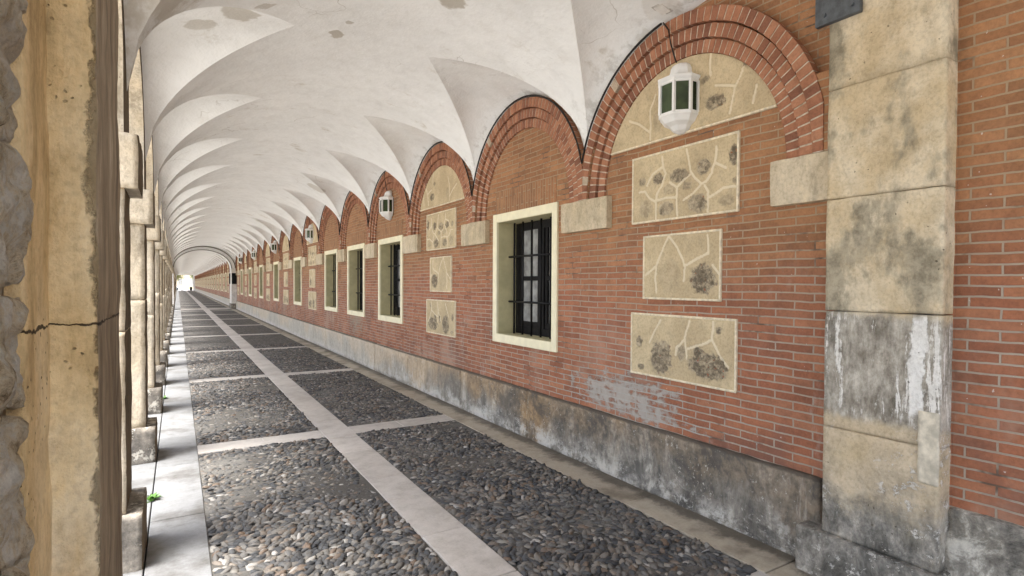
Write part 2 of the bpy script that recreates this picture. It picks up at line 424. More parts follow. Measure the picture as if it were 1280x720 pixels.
def plinth_material():
    m = NT('plinth_stone'); x, y, z = m.xyz()
    st = m.noise(1.5, 8, .74, m.vec((2.1,2.1,.95)), .4)
    big = m.noise(.42, 4, .6, m.vec((1,1,1),(3,6.3,0)))
    grey = m.cr(st, [(.33,(.055,.050,.044)),(.44,(.13,.12,.105)),(.54,(.25,.23,.20)),(.66,(.56,.52,.45))])
    och = m.cr(st, [(.3,(.19,.12,.065)),(.5,(.40,.26,.13)),(.68,(.62,.50,.36))])
    c = m.mix(m.ramp(m.addm(big, m.mul(m.addm(z, -.3), .35)), .47, .60), grey, och)
    far = m.ramp(y, 4.0, 13.)
    c = m.mix(m.mul(far, .62), c, m.mix(m.noise(2., 6, .7, m.vec((2,2,.8))), (.44,.39,.32), (.74,.68,.58)))
    n2 = m.noise(16, 6, .7); n3 = m.noise(70, 3, .6)
    c = m.mix(.65, c, m.cr(n2, [(.27,(.55,.55,.55)),(.5,(1,1,1)),(.72,(1.3,1.3,1.28))]), 'MULTIPLY')
    salt = m.mul(m.ramp(m.noise(4.5, 7, .75, m.vec((1,1,1.6),(5,5,5))), .44, .56), m.ramp(z, .20, .02))
    c = m.mix(m.mul(salt, .8), c, (.60,.57,.52))
    lime = m.ramp(m.noise(24, 5, .7, m.vec((1,1,1),(7,1,3))), .635, .67)
    c = m.mix(m.mul(lime, .65), c, (.62,.60,.55))
    drip = m.mul(m.ramp(m.noise(2.2, 6, .7, m.vec((2.6,2.6,.5),(4,0,1))), .60, .66), 1.)
    c = m.mix(m.mul(drip, .55), c, (.63,.58,.51))
    near = m.ramp(y, 8.5, 5.0)
    brn = m.mul(m.ramp(m.addm(z, m.mul(m.addm(m.noise(2.6, 7, .72, m.vec((1,1,1),(7,0,7))), -.5), .9)), .16, .42), near)
    c = m.mix(m.mul(brn, .6), c, m.mix(m.ramp(n2, .35, .65), (.11,.082,.058), (.30,.225,.15)))
    blk = m.mul(m.ramp(m.noise(2.4, 8, .76, m.vec((1,1,1),(9,3,4)), .5), .47, .60), near)
    c = m.mix(m.mul(blk, .72), c, (.055,.055,.055))
    wb = m.mul(m.ramp(m.noise(3.2, 8, .78, m.vec((1,1,1.3),(2,8,2))), .52, .60), m.ramp(z, .30, .06))
    c = m.mix(m.mul(wb, .75), c, (.58,.56,.52))
    c = m.mix(.05, c, (.40,.33,.24))
    fk = m.mul(m.ramp(m.noise(30, 5, .75, m.vec((1,1,1),(3,3,8))), .60, .64), m.ramp(m.noise(3, 3), .45, .6))
    c = m.mix(m.mul(fk, .75), c, (.60,.57,.51))
    c = m.mix(m.mul(m.ramp(m.addm(z, m.mul(m.addm(n2, -.5), .05)), .498, .515), .8), c, (.075,.06,.048))
    return m.out(c, .8, m.bump(m.addm(n2, m.mul(n3, .5)), .010, .9), .3)

def plaster_material():
    m = NT('lime_plaster'); x, y, z = m.xyz()
    n1 = m.noise(.8, 5, .6); n2 = m.noise(5, 6, .65); n3 = m.noise(40, 4, .6)
    c = m.mix(m.ramp(n1, .35, .65), (.84,.85,.84), (.79,.80,.79))
    c = m.mix(.35, c, m.cr(n2, [(.3,(.82,.81,.79)),(.5,(1,1,1)),(.7,(1.05,1.05,1.05))]), 'MULTIPLY')
    # yellow-grey damp staining, heavier over the first bay on the court side
    edge = m.mul(m.ramp(y, 5.2, 3.9), m.ramp(x, 1.15, .25))
    d = m.ramp(m.addm(m.noise(1.7, 6, .68, m.vec((1,1,1),(2,2,6))), m.mul(edge, .26)), .60, .74)
    c = m.mix(m.mul(d, .55), c, (.42,.37,.28))
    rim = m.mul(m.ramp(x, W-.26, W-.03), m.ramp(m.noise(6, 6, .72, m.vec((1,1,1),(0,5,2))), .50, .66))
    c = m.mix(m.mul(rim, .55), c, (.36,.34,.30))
    n6 = m.noise(2.3, 6, .7, m.vec((1,1,1),(5,1,9)))
    c = m.mix(m.mul(m.ramp(n6, .56, .72), .10), c, (.50,.48,.43))
    nw = m.warp(9, .16)
    for (px, py, pz, r_, k) in SPOTS:
        dv = m.N('ShaderNodeVectorMath', operation='DISTANCE'); m.L(nw, dv.inputs[0]); dv.inputs[1].default_value = (px, py, pz)
        c = m.mix(m.mul(m.ramp(dv.outputs['Value'], r_*1.12, r_*.85), k), c, (.41,.37,.30))
    crk = m.ramp(m.voro(1.1, m.warp(2.5, .5), 'DISTANCE_TO_EDGE'), .006, .0015)
    crk = m.mul(crk, m.ramp(m.noise(.9, 2, .5, m.vec((1,1,1),(6,1,1))), .55, .62))
    c = m.mix(m.mul(crk, .45), c, (.36,.33,.28))
    h = m.addm(m.mul(n2, 1.), m.mul(n3, .25))
    return m.out(c, .88, m.bump(h, .012, .7, m.bump(m.noise(2.2, 4, .5), .05, .6)), .2)

def panel_material():
    m = NT('rubble_panel'); line = m.tone(); patch = m.N('ShaderNodeAttribute', attribute_name='patch').outputs['Fac']
    n1 = m.noise(3, 5, .6); n2 = m.noise(16, 6, .7); n3 = m.noise(65, 4, .65); n4 = m.noise(28, 6, .75)
    c = m.mix(m.ramp(n1, .35, .65), (.60,.49,.315), (.49,.39,.245))
    c = m.mix(m.mul(m.ramp(n2, .50, .68), .5), c, (.40,.33,.22))
    st = m.mix(m.ramp(n2, .38, .60), (.24,.195,.135), (.50,.415,.29))
    c = m.mix(m.ramp(patch, .05, .7), c, st)
    dk = m.mul(m.ramp(patch, .3, .9), m.ramp(n4, .56, .44))
    c = m.mix(m.mul(dk, .62), c, (.10,.082,.06))
    c = m.mix(.6, c, m.cr(n3, [(.3,(.66,.64,.6)),(.55,(1.05,1.05,1.05))]), 'MULTIPLY')
    c = m.mix(m.mul(m.ramp(line, .25, .75), .75), c, (.74,.65,.48))
    z = m.xyz()[2]; y = m.xyz()[1]
    h = m.addm(m.mul(n2, .5), m.mul(n3, .35)); h = m.addm(h, m.mul(m.mul(patch, n4), 1.6))
    return m.out(c, .86, m.bump(h, .012, .9), .2)

def simple(name, col, rough=.6, var=.15, nsc=12., bd=.004, spec=.3, **kw):
    m = NT(name); n = m.noise(nsc, 5, .62)
    lo = tuple(c*(1-var) for c in col); hi = tuple(min(1, c*(1+var)) for c in col)
    return m.out(m.mix(m.ramp(n, .3, .7), lo, hi), rough, m.bump(n, bd, .6) if bd else None, spec, **kw)

def slab_material(name, a, b, dirt, dirt_amt=.5, wallside=False):
    m = NT(name); x, y, z = m.xyz(); t = m.tone()
    n1 = m.noise(1.6, 6, .65); n2 = m.noise(11, 6, .7); n3 = m.noise(80, 3, .6)
    c = m.mix(t, a, b)
    c = m.mix(m.mul(m.ramp(n1, .46, .68), dirt_amt), c, dirt)
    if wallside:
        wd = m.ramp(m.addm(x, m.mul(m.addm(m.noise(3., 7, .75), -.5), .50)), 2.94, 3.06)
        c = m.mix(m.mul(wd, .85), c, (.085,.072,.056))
    c = m.mix(.55, c, m.cr(n2, [(.28,(.66,.65,.63)),(.5,(1,1,1)),(.7,(1.12,1.12,1.12))]), 'MULTIPLY')
    c = m.mix(.35, c, m.cr(n3, [(.3,(.75,.75,.75)),(.6,(1.05,1.05,1.05))]), 'MULTIPLY')
    return m.out(c, m.ramp(n1, .3, .7, .5, .72), m.bump(m.addm(n2, m.mul(n3, .4)), .004, .6), .35)

def pebble_material():
    m = NT('pebble'); t = m.tone()
    c = m.cr(t, [(0,(.040,.042,.045)),(.3,(.078,.079,.080)),(.55,(.125,.118,.108)),(.75,(.175,.162,.142)),(.86,(.150,.108,.078)),(.95,(.25,.235,.205)),(1,(.36,.345,.32))])
    n2 = m.noise(45, 5, .65); n1 = m.noise(1.3, 5, .6)
    c = m.mix(.6, c, m.cr(n2, [(.3,(.6,.6,.6)),(.6,(1.15,1.15,1.15))]), 'MULTIPLY')
    dust = m.ramp(n1, .50, .68)
    c = m.mix(m.mul(dust, .45), c, (.115,.110,.102))
    return m.out(c, m.ramp(n2, .3, .7, .5, .8), m.bump(n2, .003, .5), .3)

def bedding_material():
    m = NT('bedding'); n1 = m.noise(1.3, 5, .6); n2 = m.noise(50, 5, .7)
    c = m.mix(m.ramp(n1, .44, .66), (.10,.094,.084), (.16,.155,.142))
    c = m.mix(.6, c, m.cr(n2, [(.3,(.55,.55,.55)),(.6,(1.15,1.15,1.15))]), 'MULTIPLY')
    return m.out(c, .9, m.bump(n2, .006, .8), .2)

def far_cobble_material():
    m = NT('far_cobble'); v = m.vec((1,1,1))
    d = m.voro(20, v); idc = m.voro(20, v, 'F1', 'Color')
    s_ = m.N('ShaderNodeSeparateColor'); m.L(idc, s_.inputs[0])
    c = m.cr(s_.outputs[0], [(0,(.04,.04,.04)),(.4,(.08,.077,.072)),(.8,(.13,.122,.11)),(1,(.22,.21,.19))])
    c = m.mix(m.ramp(d, .4, .7), c, (.05,.047,.042))
    return m.out(c, .65, m.bump(m.math('SUBTRACT', 1., d), .02, .9), .35)

# --- camera (solved from the photograph's vanishing points)
F_, YAW, PIT, ROL, CX, CY = 717.7165, .592967, -.0184556, .0070198, 705.584, 370.162
EYE = Vector((0, 0, 1.65))
fw = Vector((math.sin(YAW)*math.cos(PIT), math.cos(YAW)*math.cos(PIT), math.sin(PIT)))
rt = Vector((math.cos(YAW), -math.sin(YAW), 0)); up = rt.cross(fw)
r2 = rt*math.cos(ROL) + up*math.sin(ROL); u2 = -rt*math.sin(ROL) + up*math.cos(ROL)
cam = bpy.data.cameras.new('Camera'); cam.sensor_width = 36; cam.lens = F_/1280*36
cam.shift_x = -(CX-640)/1280; cam.shift_y = (CY-360)/1280
cam.clip_start = .05; cam.clip_end = 3000
co = bpy.data.objects.new('Camera', cam); COL.objects.link(co); scene.camera = co
M = Matrix((r2, u2, -fw)).transposed().to_4x4(); M.translation = EYE; co.matrix_world = M

# --- vault surface
def z_barrel(x):
    t = (x-XC)/XA
    return ZFOLD + (CROWN-ZFOLD)*math.sqrt(max(0, 1-t*t))
def z_arc(dy):
    return ZS + math.sqrt(max(0, 1.24**2 - dy*dy))
TIP = 1.10
def x_groin(y, yc, right=True, special=False):
    u = min(1., abs(y-yc)/(B/2))
    if special and y < yc: u = 0.
    d = TIP*(1-u)*(1+.10*u)
    return W-d if right else XL+d
def z_lun(x, y, yc, special=False):
    dy = y-yc
    z = z_arc(dy)
    if special and dy < 0: z = z_arc(0) + .13*min(1., -dy/1.0)
    right = x > XC
    xg = x_groin(y, yc, right, special)
    D = (W-xg) if right else (xg-XL); d = (W-x) if right else (x-XL)
    t = 0. if D < 1e-6 else d/D
    t = min(t, 1.); u = min(1., abs(dy)/(B/2)); sp = 0. if special and dy < 0 else 1.
    return z + (z_barrel(xg)-z)*t + sp*.10*4*t*(1-t)*(.25+3*u*(1-u))*(1-u)**.3
def z_vault(x, y):
    k = math.floor((y-Y1)/B); yc = Y1+(k+.5)*B
    right = x > XC; xg = x_groin(y, yc, right, k == 0)
    return z_lun(x, y, yc, k == 0) if (x > xg if right else x < xg) else z_barrel(x)
def vault_hit(px, py):
    d = fw + r2*((px-CX)/F_) - u2*((py-CY)/F_)
    t = .5
    while t < 60:
        p = EYE + d*t
        if p.x > W or p.x < XL or (p.y > Y1 and p.z > z_vault(p.x, p.y)): break
        t += .004
    return p
SPOTS = []
for px, py, r_, k in ((420,42,.075,.75),(436,28,.05,.6),(565,-2,.13,.75),(300,16,.14,.6),(250,30,.12,.5),(395,235,.20,.5),(828,10,.16,.25),(806,45,.07,.3),(330,8,.07,.5)):
    p = vault_hit(px, py); SPOTS.append((p.x, p.y, p.z, r_, k))

M_brick = brick_material('brickwork'); M_soldier = brick_material('upright_brick', True)
M_vous = voussoir_material(); M_mort = mortar_material()
M_ashlar = ashlar_material('ashlar', (.62,.53,.39), (.53,.44,.30), (.28,.235,.17), amt=.9)
M_pilaster = pilaster_material()
M_plinth = plinth_material(); M_plaster = plaster_material()
M_panel = panel_material()
M_pframe = simple('panel_mortar', (.70,.62,.46), .85, .2, 25)
M_bigpier = ochre_material()
M_rubble = rubble_material()
M_pier = ashlar_material('pier_stone', (.66,.59,.47), (.52,.44,.32), (.22,.18,.13), amt=.9)
M_pierbase = base_material()
M_arcade = ashlar_material('arcade_render', (.40,.32,.21), (.30,.23,.14), (.15,.11,.075), amt=.8)
M_cream = simple('cream_paint', (.80,.74,.53), .6, .06, 8, .002)
M_olive = simple('reveal_paint', (.52,.47,.28), .7, .12, 5, .004)
M_black = simple('black_iron', (.008,.008,.009), .55, .2, 20, .001, .2)
M_bwood = simple('dark_painted_wood', (.010,.009,.009), .6, .25, 20, .002, .15)
M_pane = simple('curtained_glass', (.30,.30,.29), .3, .35, 9, 0, .3)
M_white = simple('white_enamel', (.78,.78,.76), .38, .05, 9, .001, .45)
M_green = simple('green_lamp_glass', (.035,.055,.022), .08, .4, 6, 0, .6)
M_cable = simple('cable_sheath', (.015,.013,.012), .6, .1, 20, 0)
M_iron = simple('iron_plate', (.10,.11,.12), .5, .3, 18, .003, .5, Metallic=.3)
M_curb = slab_material('curb_stone', (.25,.255,.258), (.205,.21,.212), (.10,.094,.085), .9)
M_strip = slab_material('pale_slab', (.52,.49,.45), (.44,.415,.38), (.30,.27,.235), .5)
M_verge = slab_material('verge_slab', (.43,.38,.30), (.35,.30,.235), (.16,.135,.10), .8, True)
M_pebble = pebble_material(); M_bed = bedding_material(); M_farcob = far_cobble_material()
M_sand = simple('sand', (.50,.47,.42), .95, .12, .7, .02)
M_asphalt = simple('asphalt', (.06,.06,.06), .9, .2, 20, .01)
M_roadpaint = simple('road_paint', (.78,.78,.76), .7, .06, 12, .002)
M_roof = simple('roof_render', (.40,.36,.30), .9, .15, 2, .01)

# ------------------------------------------------------------------ vault meshes
def vault(name, y0, n, special0, parent):
    mb = MB(); NY, NL, NB = 40, 12, 22
    for k in range(n):
        yc = y0+(k+.5)*B; sp = special0 and k == 0
        L, Cn, Rr = [], [], []
        for i in range(NY+1):
            s_ = -1+2*i/NY
            y = yc + s_*B/2
            xg = x_groin(y, yc, True, sp); xl = x_groin(y, yc, False, sp)
            Rr.append([(W + (xg-W)*j/NL, y, z_lun(W+(xg-W)*j/NL, y, yc, sp)) for j in range(NL+1)])
            L.append([(XL + (xl-XL)*j/NL, y, z_lun(XL+(xl-XL)*j/NL, y, yc, sp)) for j in range(NL+1)])
            row = []
            for j in range(NB+1):
                th0 = math.acos(max(-1, min(1, (xg-XC)/XA))); th1 = math.acos(max(-1, min(1, (xl-XC)/XA)))
                th = th0 + (th1-th0)*j/NB
                x = XC + XA*math.cos(th); row.append((x, y, z_barrel(x)))
            Cn.append(row)
        for G, nn, flip in ((Rr, NL, False), (L, NL, True), (Cn, NB, False)):
            v = [p for r_ in G for p in r_]; f = []
            for i in range(NY):
                for j in range(nn):
                    a = i*(nn+1)+j; q = (a, a+1, a+nn+2, a+nn+1)
                    f.append(q if flip else q[::-1])
            mb.add(v, f)
    return mb.build(name, M_plaster, parent, smooth=True)

ceil1 = empty('vaulted_ceiling', (XC, Y1, CROWN), 'long white plastered barrel vault with scalloped lunettes over the near bays, stained near the camera', 'vault')
def local(o, root):
    o.parent = root; o.matrix_parent_inverse = Matrix.Translation(-Vector(root.location))
    return o
o = vault('vault_plaster', Y1, N1, True, None); local(o, ceil1)
ceil2 = empty('vaulted_ceiling', (XC, YB0, CROWN), 'small distant run of white vaulting seen through the far cross arch', 'vault')
o = vault('vault_plaster', YB0, N2, False, None); local(o, ceil2)
ceil0 = empty('vaulted_ceiling', (XC, -3.5, CROWN), 'plain white ceiling over the open end of the corridor, on the camera side of the near pilaster', 'vault')
mb = MB(); n = 24; v = []
for i in range(n+1):
    th = math.pi*i/n; x, z = XC+XA*math.cos(th), 3.45+.65*math.sin(th); v += [(x, -3.5, z), (x, 1.28, z)]
mb.add(v, [(2*i+2, 2*i, 2*i+1, 2*i+3) for i in range(n)])
o = mb.build('vault_plaster', M_plaster, None, smooth=True); local(o, ceil0)
mb = MB(); mb.box(XL-.5, W+.75, -3.5, YEND+.6, 4.22, 4.6)
tag(mb.build('roof_slab', M_roof), 'plain roof slab lying over the whole white vaulted ceiling', 'roof')

# ------------------------------------------------------------------ brick wall
RINGS = [(.919,1.010,.022),(1.021,1.112,.044),(1.123,1.222,.066)]
def arch_meshes(seg_lo=False):
    """brick arch centred on y=0 in wall-local coordinates, x=0 is the wall plane, proud is -x"""
    mb = MB(); mo = MB(); rr = random.Random(5)
    for r0, r1, pr in RINGS:
        nb = 16 if seg_lo else 54
        gw = .055*r1/1.222 if not seg_lo else .15
        for i in range(nb):
            am = math.pi*(i+.5)/nb; rm = (r0+r1)/2; wd = (math.pi*rm/nb - (.0115 if not seg_lo else .014))/2/rm
            a0 = am-wd; a1 = am+wd; jit = rr.uniform(-.0015,.0015); jr = rr.uniform(-.002,.002)
            P = []
            for xx in (-pr+jit, .02):
                for (r_, a) in ((r0+jr,a0),(r1+jr,a0),(r1+jr,a1),(r0+jr,a1)):
                    yy = r_*math.cos(a); yy = max(-B/2+.001, min(B/2-.001, yy))
                    P.append((xx, yy, ZS + r_*math.sin(a)))
            t = rr.random()*.93
            if rr.random() < .02: t = 1.
            mb.add(P, [(3,2,1,0),(4,5,6,7),(0,1,5,4),(1,2,6,5),(2,3,7,6),(3,0,4,7)], t)
        # mortar bed
        n = 40; v = []; f = []
        for i in range(n+1):
            a = math.pi*i/n
            for r_ in (r0+.003, r1-.003):
                for xx in (-pr+.0035, .02):
                    yy = r_*math.cos(a); yy = max(-B/2+.002, min(B/2-.002, yy)); v.append((xx, yy, ZS+r_*math.sin(a)))
        for i in range(n):
            a = i*4; b = a+4
            f += [(a, a+2, b+2, b), (a, b, b+1, a+1), (a+2, a+3, b+3, b+2)]
        mo.add(v, f)
    return mb, mo
arch_b, arch_m = arch_meshes()
far_b, far_m = arch_meshes(True)

def wall_pt(px, py, yc):
    d = fw + r2*((px-CX)/F_) - u2*((py-CY)/F_); t = W/d.x
    return (d.y*t - yc, EYE.z + d.z*t)
def relief(crop, scale, lines, blobs, yc=Y1+B/2):
    """mortar lines and stones read off the photograph, in wall coordinates"""
    L = [[wall_pt(crop[0]+x/scale, crop[1]+y/scale, yc) for x, y in pl] for pl in lines]
    Bs = []
    for (x, y, rx, ry, dk) in blobs:
        c = wall_pt(crop[0]+x/scale, crop[1]+y/scale, yc); ex = wall_pt(crop[0]+(x+rx)/scale, crop[1]+y/scale, yc); ey = wall_pt(crop[0]+x/scale, crop[1]+(y+ry)/scale, yc)
        Bs.append((c[0], c[1], abs(ex[0]-c[0]), abs(ey[1]-c[1]), dk))
    return L, Bs
RA = relief((785,160), 5.535, [[(415,150),(430,220),(440,300),(470,345),(515,385)],[(620,130),(615,230),(590,310),(550,370),(515,385)],[(620,245),(685,275)],[(515,385),(460,450),(400,505)],[(540,400),(565,440),(565,500),(560,580)],[(565,490),(670,415),(785,405)],[(245,200),(250,270),(180,320),(140,400)],[(250,270),(275,320),(240,400),(215,450),(205,515),(200,640)],[(90,450),(125,440),(160,490),(205,515)],[(205,505),(265,485),(345,480)],[(345,410),(345,480),(350,610)],[(300,380),(345,410),(440,320)]],
    [(220,355,38,38,.95),(360,330,60,50,.65),(530,270,52,50,.8),(745,180,40,75,.85),(105,375,25,30,.6),(285,425,45,38,.4),(415,400,40,28,.5),(270,560,55,50,.6),(490,520,70,65,.65),(690,500,60,42,.4),(130,560,50,65,.4),(755,365,25,25,.5)])
RB = relief((800,280), 6.86, [[(260,105),(210,200),(150,360),(60,440)],[(260,105),(330,200),(380,310),(400,370),(385,490)],[(150,370),(145,480),(155,590)],[(410,355),(500,300),(600,250),(590,95)],[(630,350),(700,440)]],
    [(260,440,100,150,.28),(545,470,112,122,.9)])
RC = relief((785,385), 6.262, [[(265,95),(215,190),(180,270)],[(490,100),(455,230),(470,400)],[(455,240),(395,310),(385,370)],[(680,110),(670,250),(730,380),(800,470)],[(480,320),(550,300),(660,260)]],
    [(97,262,25,45,.7),(265,390,85,130,.75),(425,350,30,65,.6),(635,460,160,100,.95),(560,350,40,45,.9),(718,175,25,30,.8),(110,455,28,25,.6)])
RT = relief((770,50), 4.8, [[(575,80),(575,215)],[(780,160),(720,280),(690,440)],[(610,275),(720,275)],[(850,270),(830,380)],[(245,330),(215,430),(215,600)],[(90,490),(150,510),(210,555)]],
    [(600,375,60,45,.8),(540,240,30,25,.5),(780,150,14,14,.6),(255,500,30,60,.35)])
def relief_mesh(name, rel, y0, y1, z0, z1, clip=None, res=.0095, pr=.012, mirror=False, seed=0):
    L, Bs = rel; ny = int((y1-y0)/res); nz = int((z1-z0)/res)
    Y = np.linspace(y0, y1, ny+1); Z = np.linspace(z0, z1, nz+1); YY, ZZ = np.meshgrid(Y, Z)
    if clip:      # squeeze columns under the arch curve
        top = np.sqrt(np.maximum(clip[0]**2 - YY**2, 0)) + clip[1]; ZZ = z0 + (ZZ-z0)/(z1-z0)*(np.maximum(top, z0+.002)-z0)
    wy = np.array([[mnoise.noise(Vector((a*9, b*9, seed)))*.010 + mnoise.noise(Vector((a*40, b*40, seed)))*.004 for a, b in zip(r0, r1)] for r0, r1 in zip(YY, ZZ)])
    fine = np.array([[mnoise.fractal(Vector((a*34, b*34, 5+seed)), 1., 2., 3) for a, b in zip(r0, r1)] for r0, r1 in zip(YY, ZZ)])
    PY = (-YY if mirror else YY) + wy; PZ = ZZ + wy*.7
    dl = np.full(YY.shape, 9.)
    for pl in L:
        for (a0, b0), (a1, b1) in zip(pl, pl[1:]):
            t = np.clip(((PY-a0)*(a1-a0)+(PZ-b0)*(b1-b0))/((a1-a0)**2+(b1-b0)**2+1e-9), 0, 1)
            dl = np.minimum(dl, np.hypot(PY-a0-t*(a1-a0), PZ-b0-t*(b1-b0)))
    line = np.clip((.0135-dl)/.008, 0, 1); patch = np.zeros(YY.shape)
    for (a, b, ra, rb, dk) in Bs:
        r_ = np.hypot((PY-a)/ra, (PZ-b)/rb) + fine*.28
        patch = np.maximum(patch, np.clip((1.12-r_)/.25, 0, 1)*dk)
    disp = pr + line*.007 + patch*fine*.020 + fine*.0012 - patch*.003
    edge = np.minimum.reduce([YY-y0, y1-YY] + ([ZZ-z0, z1-ZZ] if not clip else [ZZ-z0]))
    disp = np.where(edge < 1e-6, -.02, disp)
    V = np.stack([-disp, YY, ZZ], 2).reshape(-1, 3); F = []
    for j in range(nz):
        for i in range(ny):
            a = j*(ny+1)+i; F.append((a, a+ny+1, a+ny+2, a+1))
    me = bpy.data.meshes.new(name); me.from_pydata(V.tolist(), [], F)
    for nm, arr in (('tone', line), ('patch', patch)):
        at = me.attributes.new(nm, 'FLOAT', 'POINT'); at.data.foreach_set('value', arr.astype(np.float32).ravel())
    me.shade_smooth(); me.materials.append(M_panel); return me
def frame_mesh(y0, y1, z0, z1):
    fr = MB(); w = .016; q = .019
    fr.bevbox(-q, .03, y0, y0+w, z0, z1, .004); fr.bevbox(-q, .03, y1-w, y1, z0, z1, .004)
    fr.bevbox(-q+.001, .03, y0+w, y1-w, z0, z0+w, .004); fr.bevbox(-q+.001, .03, y0+w, y1-w, z1-w, z1, .004); return fr
def tymp_frame():
    fr = MB(); h = 2.80-ZS; yb = math.sqrt(.916**2-h*h); fr.bevbox(-.019, .03, -yb+.004, yb-.004, 2.790, 2.806, .004); return fr
DIM = {'A': (-.548,.548,2.160,2.705), 'B': (-.405,.405,1.545,2.055), 'C': (-.548,.548,.925,1.430)}
_yb = math.sqrt(.916**2-(2.80-ZS)**2)
PM = {}
for mir in (False, True):
    rs = .0095 if not mir else .013
    PM['A', mir] = relief_mesh('stone_panel', RA, *DIM['A'], mirror=mir, res=rs, seed=1+mir)
    PM['B', mir] = relief_mesh('stone_panel', RB if not mir else RA, *(DIM['B'] if not mir else DIM['B']), mirror=mir, res=rs, seed=3+mir) if not mir else None
    PM['C', mir] = relief_mesh('stone_panel', RC, *DIM['C'], mirror=mir, res=rs, seed=5+mir)
    PM['T', mir] = relief_mesh('stone_tympanum', RT, -_yb, _yb, 2.80, 3.353, clip=(.916, ZS), mirror=mir, res=rs, seed=7+mir)
PM['B', True] = relief_mesh('stone_panel', RB, *DIM['B'], mirror=True, res=.013, seed=4)
FRM = {k: frame_mesh(*DIM[k]) for k in DIM}; FRM['T'] = tymp_frame()

def window_proto(root):
    """cream frame flush on wall; sub-parts: reveal, casement, pane, grille, sill"""
    y0, y1, z0, z1 = -.701, .701, .977, 2.485; w = .098; pr = .022
    f = MB()
    f.bevbox(-pr, .01, y0, y0+w, z0, z1, .004); f.bevbox(-pr, .01, y1-w, y1, z0, z1, .004)
    f.bevbox(-pr+.0008, .01, y0+w, y1-w, z0, z0+w, .004); f.bevbox(-pr+.0008, .01, y0+w, y1-w, z1-w, z1, .004)
    win = f.build('window', M_cream, root)
    a0, a1, b0, b1 = y0+w, y1-w, z0+w, z1-w; D = .27
    rv = MB()
    rv.box(.008, D+.06, a0-.05, a0, b0-.05, b1+.05); rv.box(.008, D+.06, a1, a1+.05, b0-.05, b1+.05)
    rv.box(.009, D+.06, a0, a1, b1, b1+.05); rv.box(.009, D+.06, a0, a1, b0-.05, b0)
    rv.build('reveal', M_olive, win)
    cs = MB(); fwd = .075
    cs.bevbox(D-.03, D+.02, a0, a0+fwd, b0, b1, .004); cs.bevbox(D-.03, D+.02, a1-fwd, a1, b0, b1, .004)
    cs.bevbox(D-.03, D+.02, a0+fwd, a1-fwd, b1-.09, b1, .004); cs.bevbox(D-.03, D+.02, a0+fwd, a1-fwd, b0, b0+.09, .004)
    cs.bevbox(D-.04, D+.02, -.055, .055, b0+.09, b1-.09, .004)
    for c_ in ((a0+fwd-.055)/2-.0, (a1-fwd+.055)/2):
        for e0, e1, h0, h1 in ((-1,1,b0+.09,b1-.09),):
            pass
    zc = (b0+b1)/2
    for s0, s1 in ((a0+fwd, -.055), (.055, a1-fwd)):
        cs.bevbox(D-.025, D+.02, s0, s0+.05, b0+.09, b1-.09, .003); cs.bevbox(D-.025, D+.02, s1-.05, s1, b0+.09, b1-.09, .003)
        cs.bevbox(D-.025, D+.02, s0+.05, s1-.05, zc-.025, zc+.025, .003)
        cs.bevbox(D-.025, D+.02, s0+.05, s1-.05, b0+.09, b0+.15, .003)
    cas = cs.build('casement', M_bwood, win)
    p = MB(); p.box(D+.0, D+.05, a0+.02, a1-.02, b0+.02, b1-.02); p.build('pane', M_pane, win)
    g = MB(); gx = .165
    nb = 6
    for i in range(nb):
        yy = a0 + (a1-a0)*(i+.5)/nb
        g.tube([(gx, yy, b0-.01), (gx, yy, b1+.01)], .0125, 6)
    for zz in (b0+.38, b1-.40):
        g.tube([(gx-.014, a0-.01, zz), (gx-.014, a1+.01, zz)], .0135, 6)
    g.build('grille', M_black, win, smooth=True)
    return win

PATTERN = {1:'P',2:'W',3:'P',4:'W',5:'W',6:'W',7:'P',8:'W',9:'P',10:'W',11:'P',12:'W',13:'P',14:'W',15:'P',16:'W',17:'P'}
LANT = (1,4,7,10,13,16)

def wall_box_segments(mb, yc, kind):
    """wall skin for one bay in world coordinates"""
    y0, y1 = yc-B/2, yc+B/2; x0, x1 = W, W+.60
    if kind == 'P':
        mb.box(x0, x1, y0, y1, 0, 4.2)
    else:
        a, b = yc-.69, yc+.69; z0, z1 = .985, 2.478
        mb.box(x0, x1, y0, a, 0, 4.2); mb.box(x0, x1, b, y1, 0, 4.2)
        mb.box(x0, x1, a, b, 0, z0); mb.box(x0, x1, a, b, z1, 4.2)

def add_child(obj, root, loc=(0,0,0)):
    obj.parent = root; obj.location = loc; return obj
def copy_part(proto, root, loc):
    c = copy_tree(proto, root); c.location = loc; return c

wall1 = empty('brick_wall', (W, Y1, 0), 'long red brick wall of round arched bays with barred windows and rubble panels right of the near walk', 'wall')
wall2 = empty('brick_wall', (W, YB0, 0), 'small distant stretch of brick wall seen through the far cross arch', 'wall')
wall0 = empty('brick_wall', (W, -2, 0), 'plain red brick wall at the right edge, nearer than the tall stone pilaster', 'wall')

